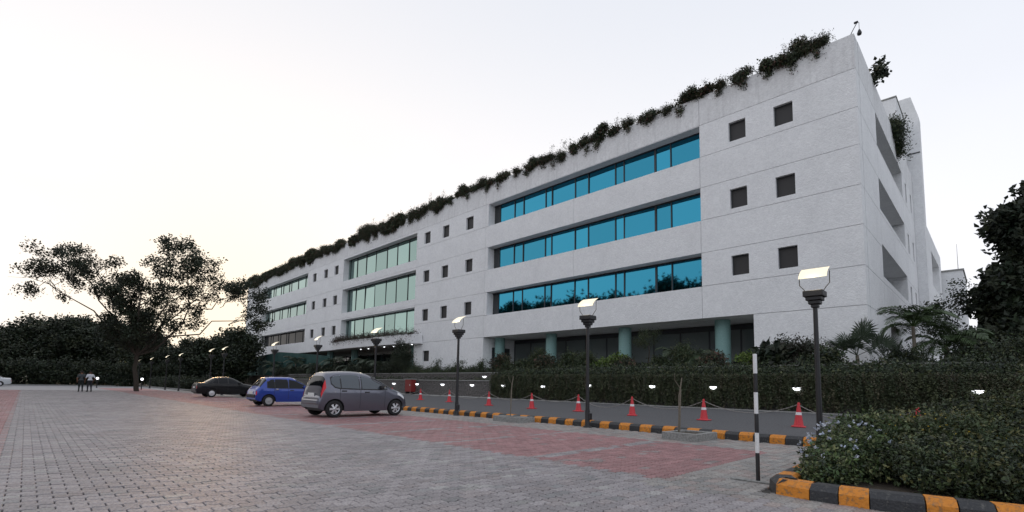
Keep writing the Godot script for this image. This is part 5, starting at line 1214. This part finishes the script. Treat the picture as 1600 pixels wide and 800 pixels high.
	shrub("island_shrub", "dark shrub at the rear edge of the island beside the drive", Vector3(-0.1, 0.08, -11.0), [[Vector3(0, 0.5, 0), Vector3(1.0, 0.5, 0.7), 200], [Vector3(1.2, 0.8, 0), Vector3(0.9, 0.7, 0.7), 160]], 9, 0.09, Vector2(0.08, 0.15), mid + dark + olive, small, 706)

# ---------------------------------------------------------------- block paving
func paver_colour(x: float, z: float, rng: RandomNumberGenerator) -> Color:
	var v := rng.randf_range(0.80, 1.16)
	var red := (z < -6.05 and z > -10.3 and x < -3.25) or (z > 0.22 and x < -8.0)
	if z < -6.05 and z > -10.3 and x < -3.25 and fmod(-x - 3.2, 2.55) > 2.3: red = rng.randf() < 0.2
	var c := Color(0.405, 0.37, 0.378)
	if red: c = Color(0.445, 0.232, 0.232) if rng.randf() < 0.93 else Color(0.38, 0.31, 0.30)
	elif z < -10.2 or (x > -3.3 and z < -5.6): c = [Color(0.42, 0.39, 0.365), Color(0.44, 0.37, 0.345), Color(0.38, 0.365, 0.35)][rng.randi() % 3]
	else:
		var q := rng.randf()
		if q < 0.07: c = Color(0.45, 0.43, 0.42)
		elif q < 0.22: c = Color(0.40, 0.355, 0.355)
		elif q < 0.34: c = Color(0.33, 0.32, 0.325)
	c = c * v * (1.0 + 0.16 * dirt.get_noise_2d(x, z)); c.a = 1.0
	return c
func paving():
	var rng := RandomNumberGenerator.new(); rng.seed = 900
	var L := 0.23; var W := 0.14; var A := 0.02
	var root := Node3D.new(); root.name = "paving"; add_child(root, true); root.set_meta("kind", "structure")
	var b := B.new(); b.box(Vector3(-92.0, -0.085, -12.3), Vector3(6.0, -0.022, 14.0)); obj("bedding", b, mat(lin(0.06, 0.055, 0.05), 0.95), root)
	# one zigzag block, bevelled
	var out := []; var zs := [-0.5, -0.375, -0.125, 0.125, 0.375, 0.5]; var os := [0.0, 1.0, -1.0, 1.0, -1.0, 0.0]
	for i in 6: out.append([zs[i] * L, os[i] * A, 1.0])
	for i in range(5, -1, -1): out.append([zs[i] * L, os[i] * A, -1.0])
	var ring := func(inset: float, y: float):
		return out.map(func(q): return Vector3(q[1] + q[2] * (W / 2 - 0.0038 - inset), y, q[0] * (L - 0.009 - 2 * inset) / L))
	b = B.new(); var r0: Array = ring.call(0.0, -0.045); var r1: Array = ring.call(0.0, -0.007); var r2: Array = ring.call(0.005, 0.0)
	for i in 12:
		var j := (i + 1) % 12
		b.quad(r0[i], r0[j], r1[j], r1[i]); b.quad(r1[i], r1[j], r2[j], r2[i])
	for i in 5: b.quad(r2[i], r2[i + 1], r2[10 - i], r2[11 - i])
	var block := b.mesh()
	var all := []
	var cb := Basis.from_euler(Vector3(deg_to_rad(5.23), deg_to_rad(45.062), deg_to_rad(1.06)))
	var r := 0
	var x := 4.0
	while x > -62.0:
		var z := -12.02 + (L / 2 if r % 2 else 0.0)
		while z < 4.0:
			var p := Vector3(x, 0, z)
			var inside := not (x > -2.15 and z < -6.35 and (z < -6.3 - 0.25 * (x + 1.0) or x < 0.0))
			if inside:
				var v := cb.inverse() * (p - Vector3(0, 1.2, 0))
				var seen := false
				if v.z < -1.0:
					var px := 800.0 + 757.35 * v.x / -v.z; var py := 533.0 - 757.35 * v.y / -v.z
					seen = px > -5 and px < 1605 and py < 800
				all.append([-v.z if seen else 1e6, p])
			z += L
		x -= W; r += 1
	all.sort_custom(func(a, c): return a[0] < c[0])
	var mm := MultiMesh.new(); mm.transform_format = MultiMesh.TRANSFORM_3D; mm.use_colors = true; mm.mesh = block
	var n := all.size() - 300; mm.instance_count = n
	var shades := {}
	var buf := PackedFloat32Array(); buf.resize(n * 16)
	for i in all.size():
		var p: Vector3 = all[i][1]
		var c := paver_colour(p.x, p.z, rng)
		var y := rng.randf_range(-0.0045, 0.0015)
		var bs := Basis.from_euler(Vector3(rng.randfn() * 0.008, rng.randfn() * 0.006, rng.randfn() * 0.008))
		if i < 300:
			var key := Vector3i(c.r * 40, c.g * 40, c.b * 40)
			if not shades.has(key):
				var m: StandardMaterial3D = M.paver.duplicate(); m.vertex_color_use_as_albedo = false; m.albedo_color = lin(c.r, c.g, c.b); shades[key] = m
			var o := obj("paver", block, shades[key], root); o.transform = Transform3D(bs, Vector3(p.x, y, p.z))
		else:
			var q := (i - 300) * 16
			for k in 3:
				buf[q + k * 4] = bs.x[k]; buf[q + k * 4 + 1] = bs.y[k]; buf[q + k * 4 + 2] = bs.z[k]; buf[q + k * 4 + 3] = [p.x, y, p.z][k]
			buf[q + 12] = c.r; buf[q + 13] = c.g; buf[q + 14] = c.b; buf[q + 15] = 1.0
	mm.buffer = buf
	var mi := MultiMeshInstance3D.new(); mi.name = "block_paving"; mi.multimesh = mm; mi.material_override = M.paver; root.add_child(mi); mi.set_meta("kind", "stuff")
	# beyond the blocks one can tell apart
	b = B.new(); b.box(Vector3(-91.75, -0.02, -12.2), Vector3(-62.06, -0.004, 14.0)); obj("far_paving", b, grained([[0.0, lin(0.24, 0.235, 0.24)], [1.0, lin(0.38, 0.365, 0.375)]], 0.05, 41, 0.8, 0.6), root)
	b = B.new(); b.box(Vector3(-75.0, -0.003, -10.3), Vector3(-62.07, 0.0, -6.05)); obj("far_red_paving", b, grained([[0.0, lin(0.32, 0.15, 0.15)], [1.0, lin(0.47, 0.22, 0.22)]], 0.05, 42, 0.8, 0.6), root)
	b = B.new(); b.box(Vector3(-61.9, -0.02, 4.1), Vector3(6.0, -0.004, 14.0)); obj("side_paving", b, grained([[0.0, lin(0.32, 0.15, 0.15)], [1.0, lin(0.47, 0.22, 0.22)]], 0.05, 43, 0.8, 0.6), root)
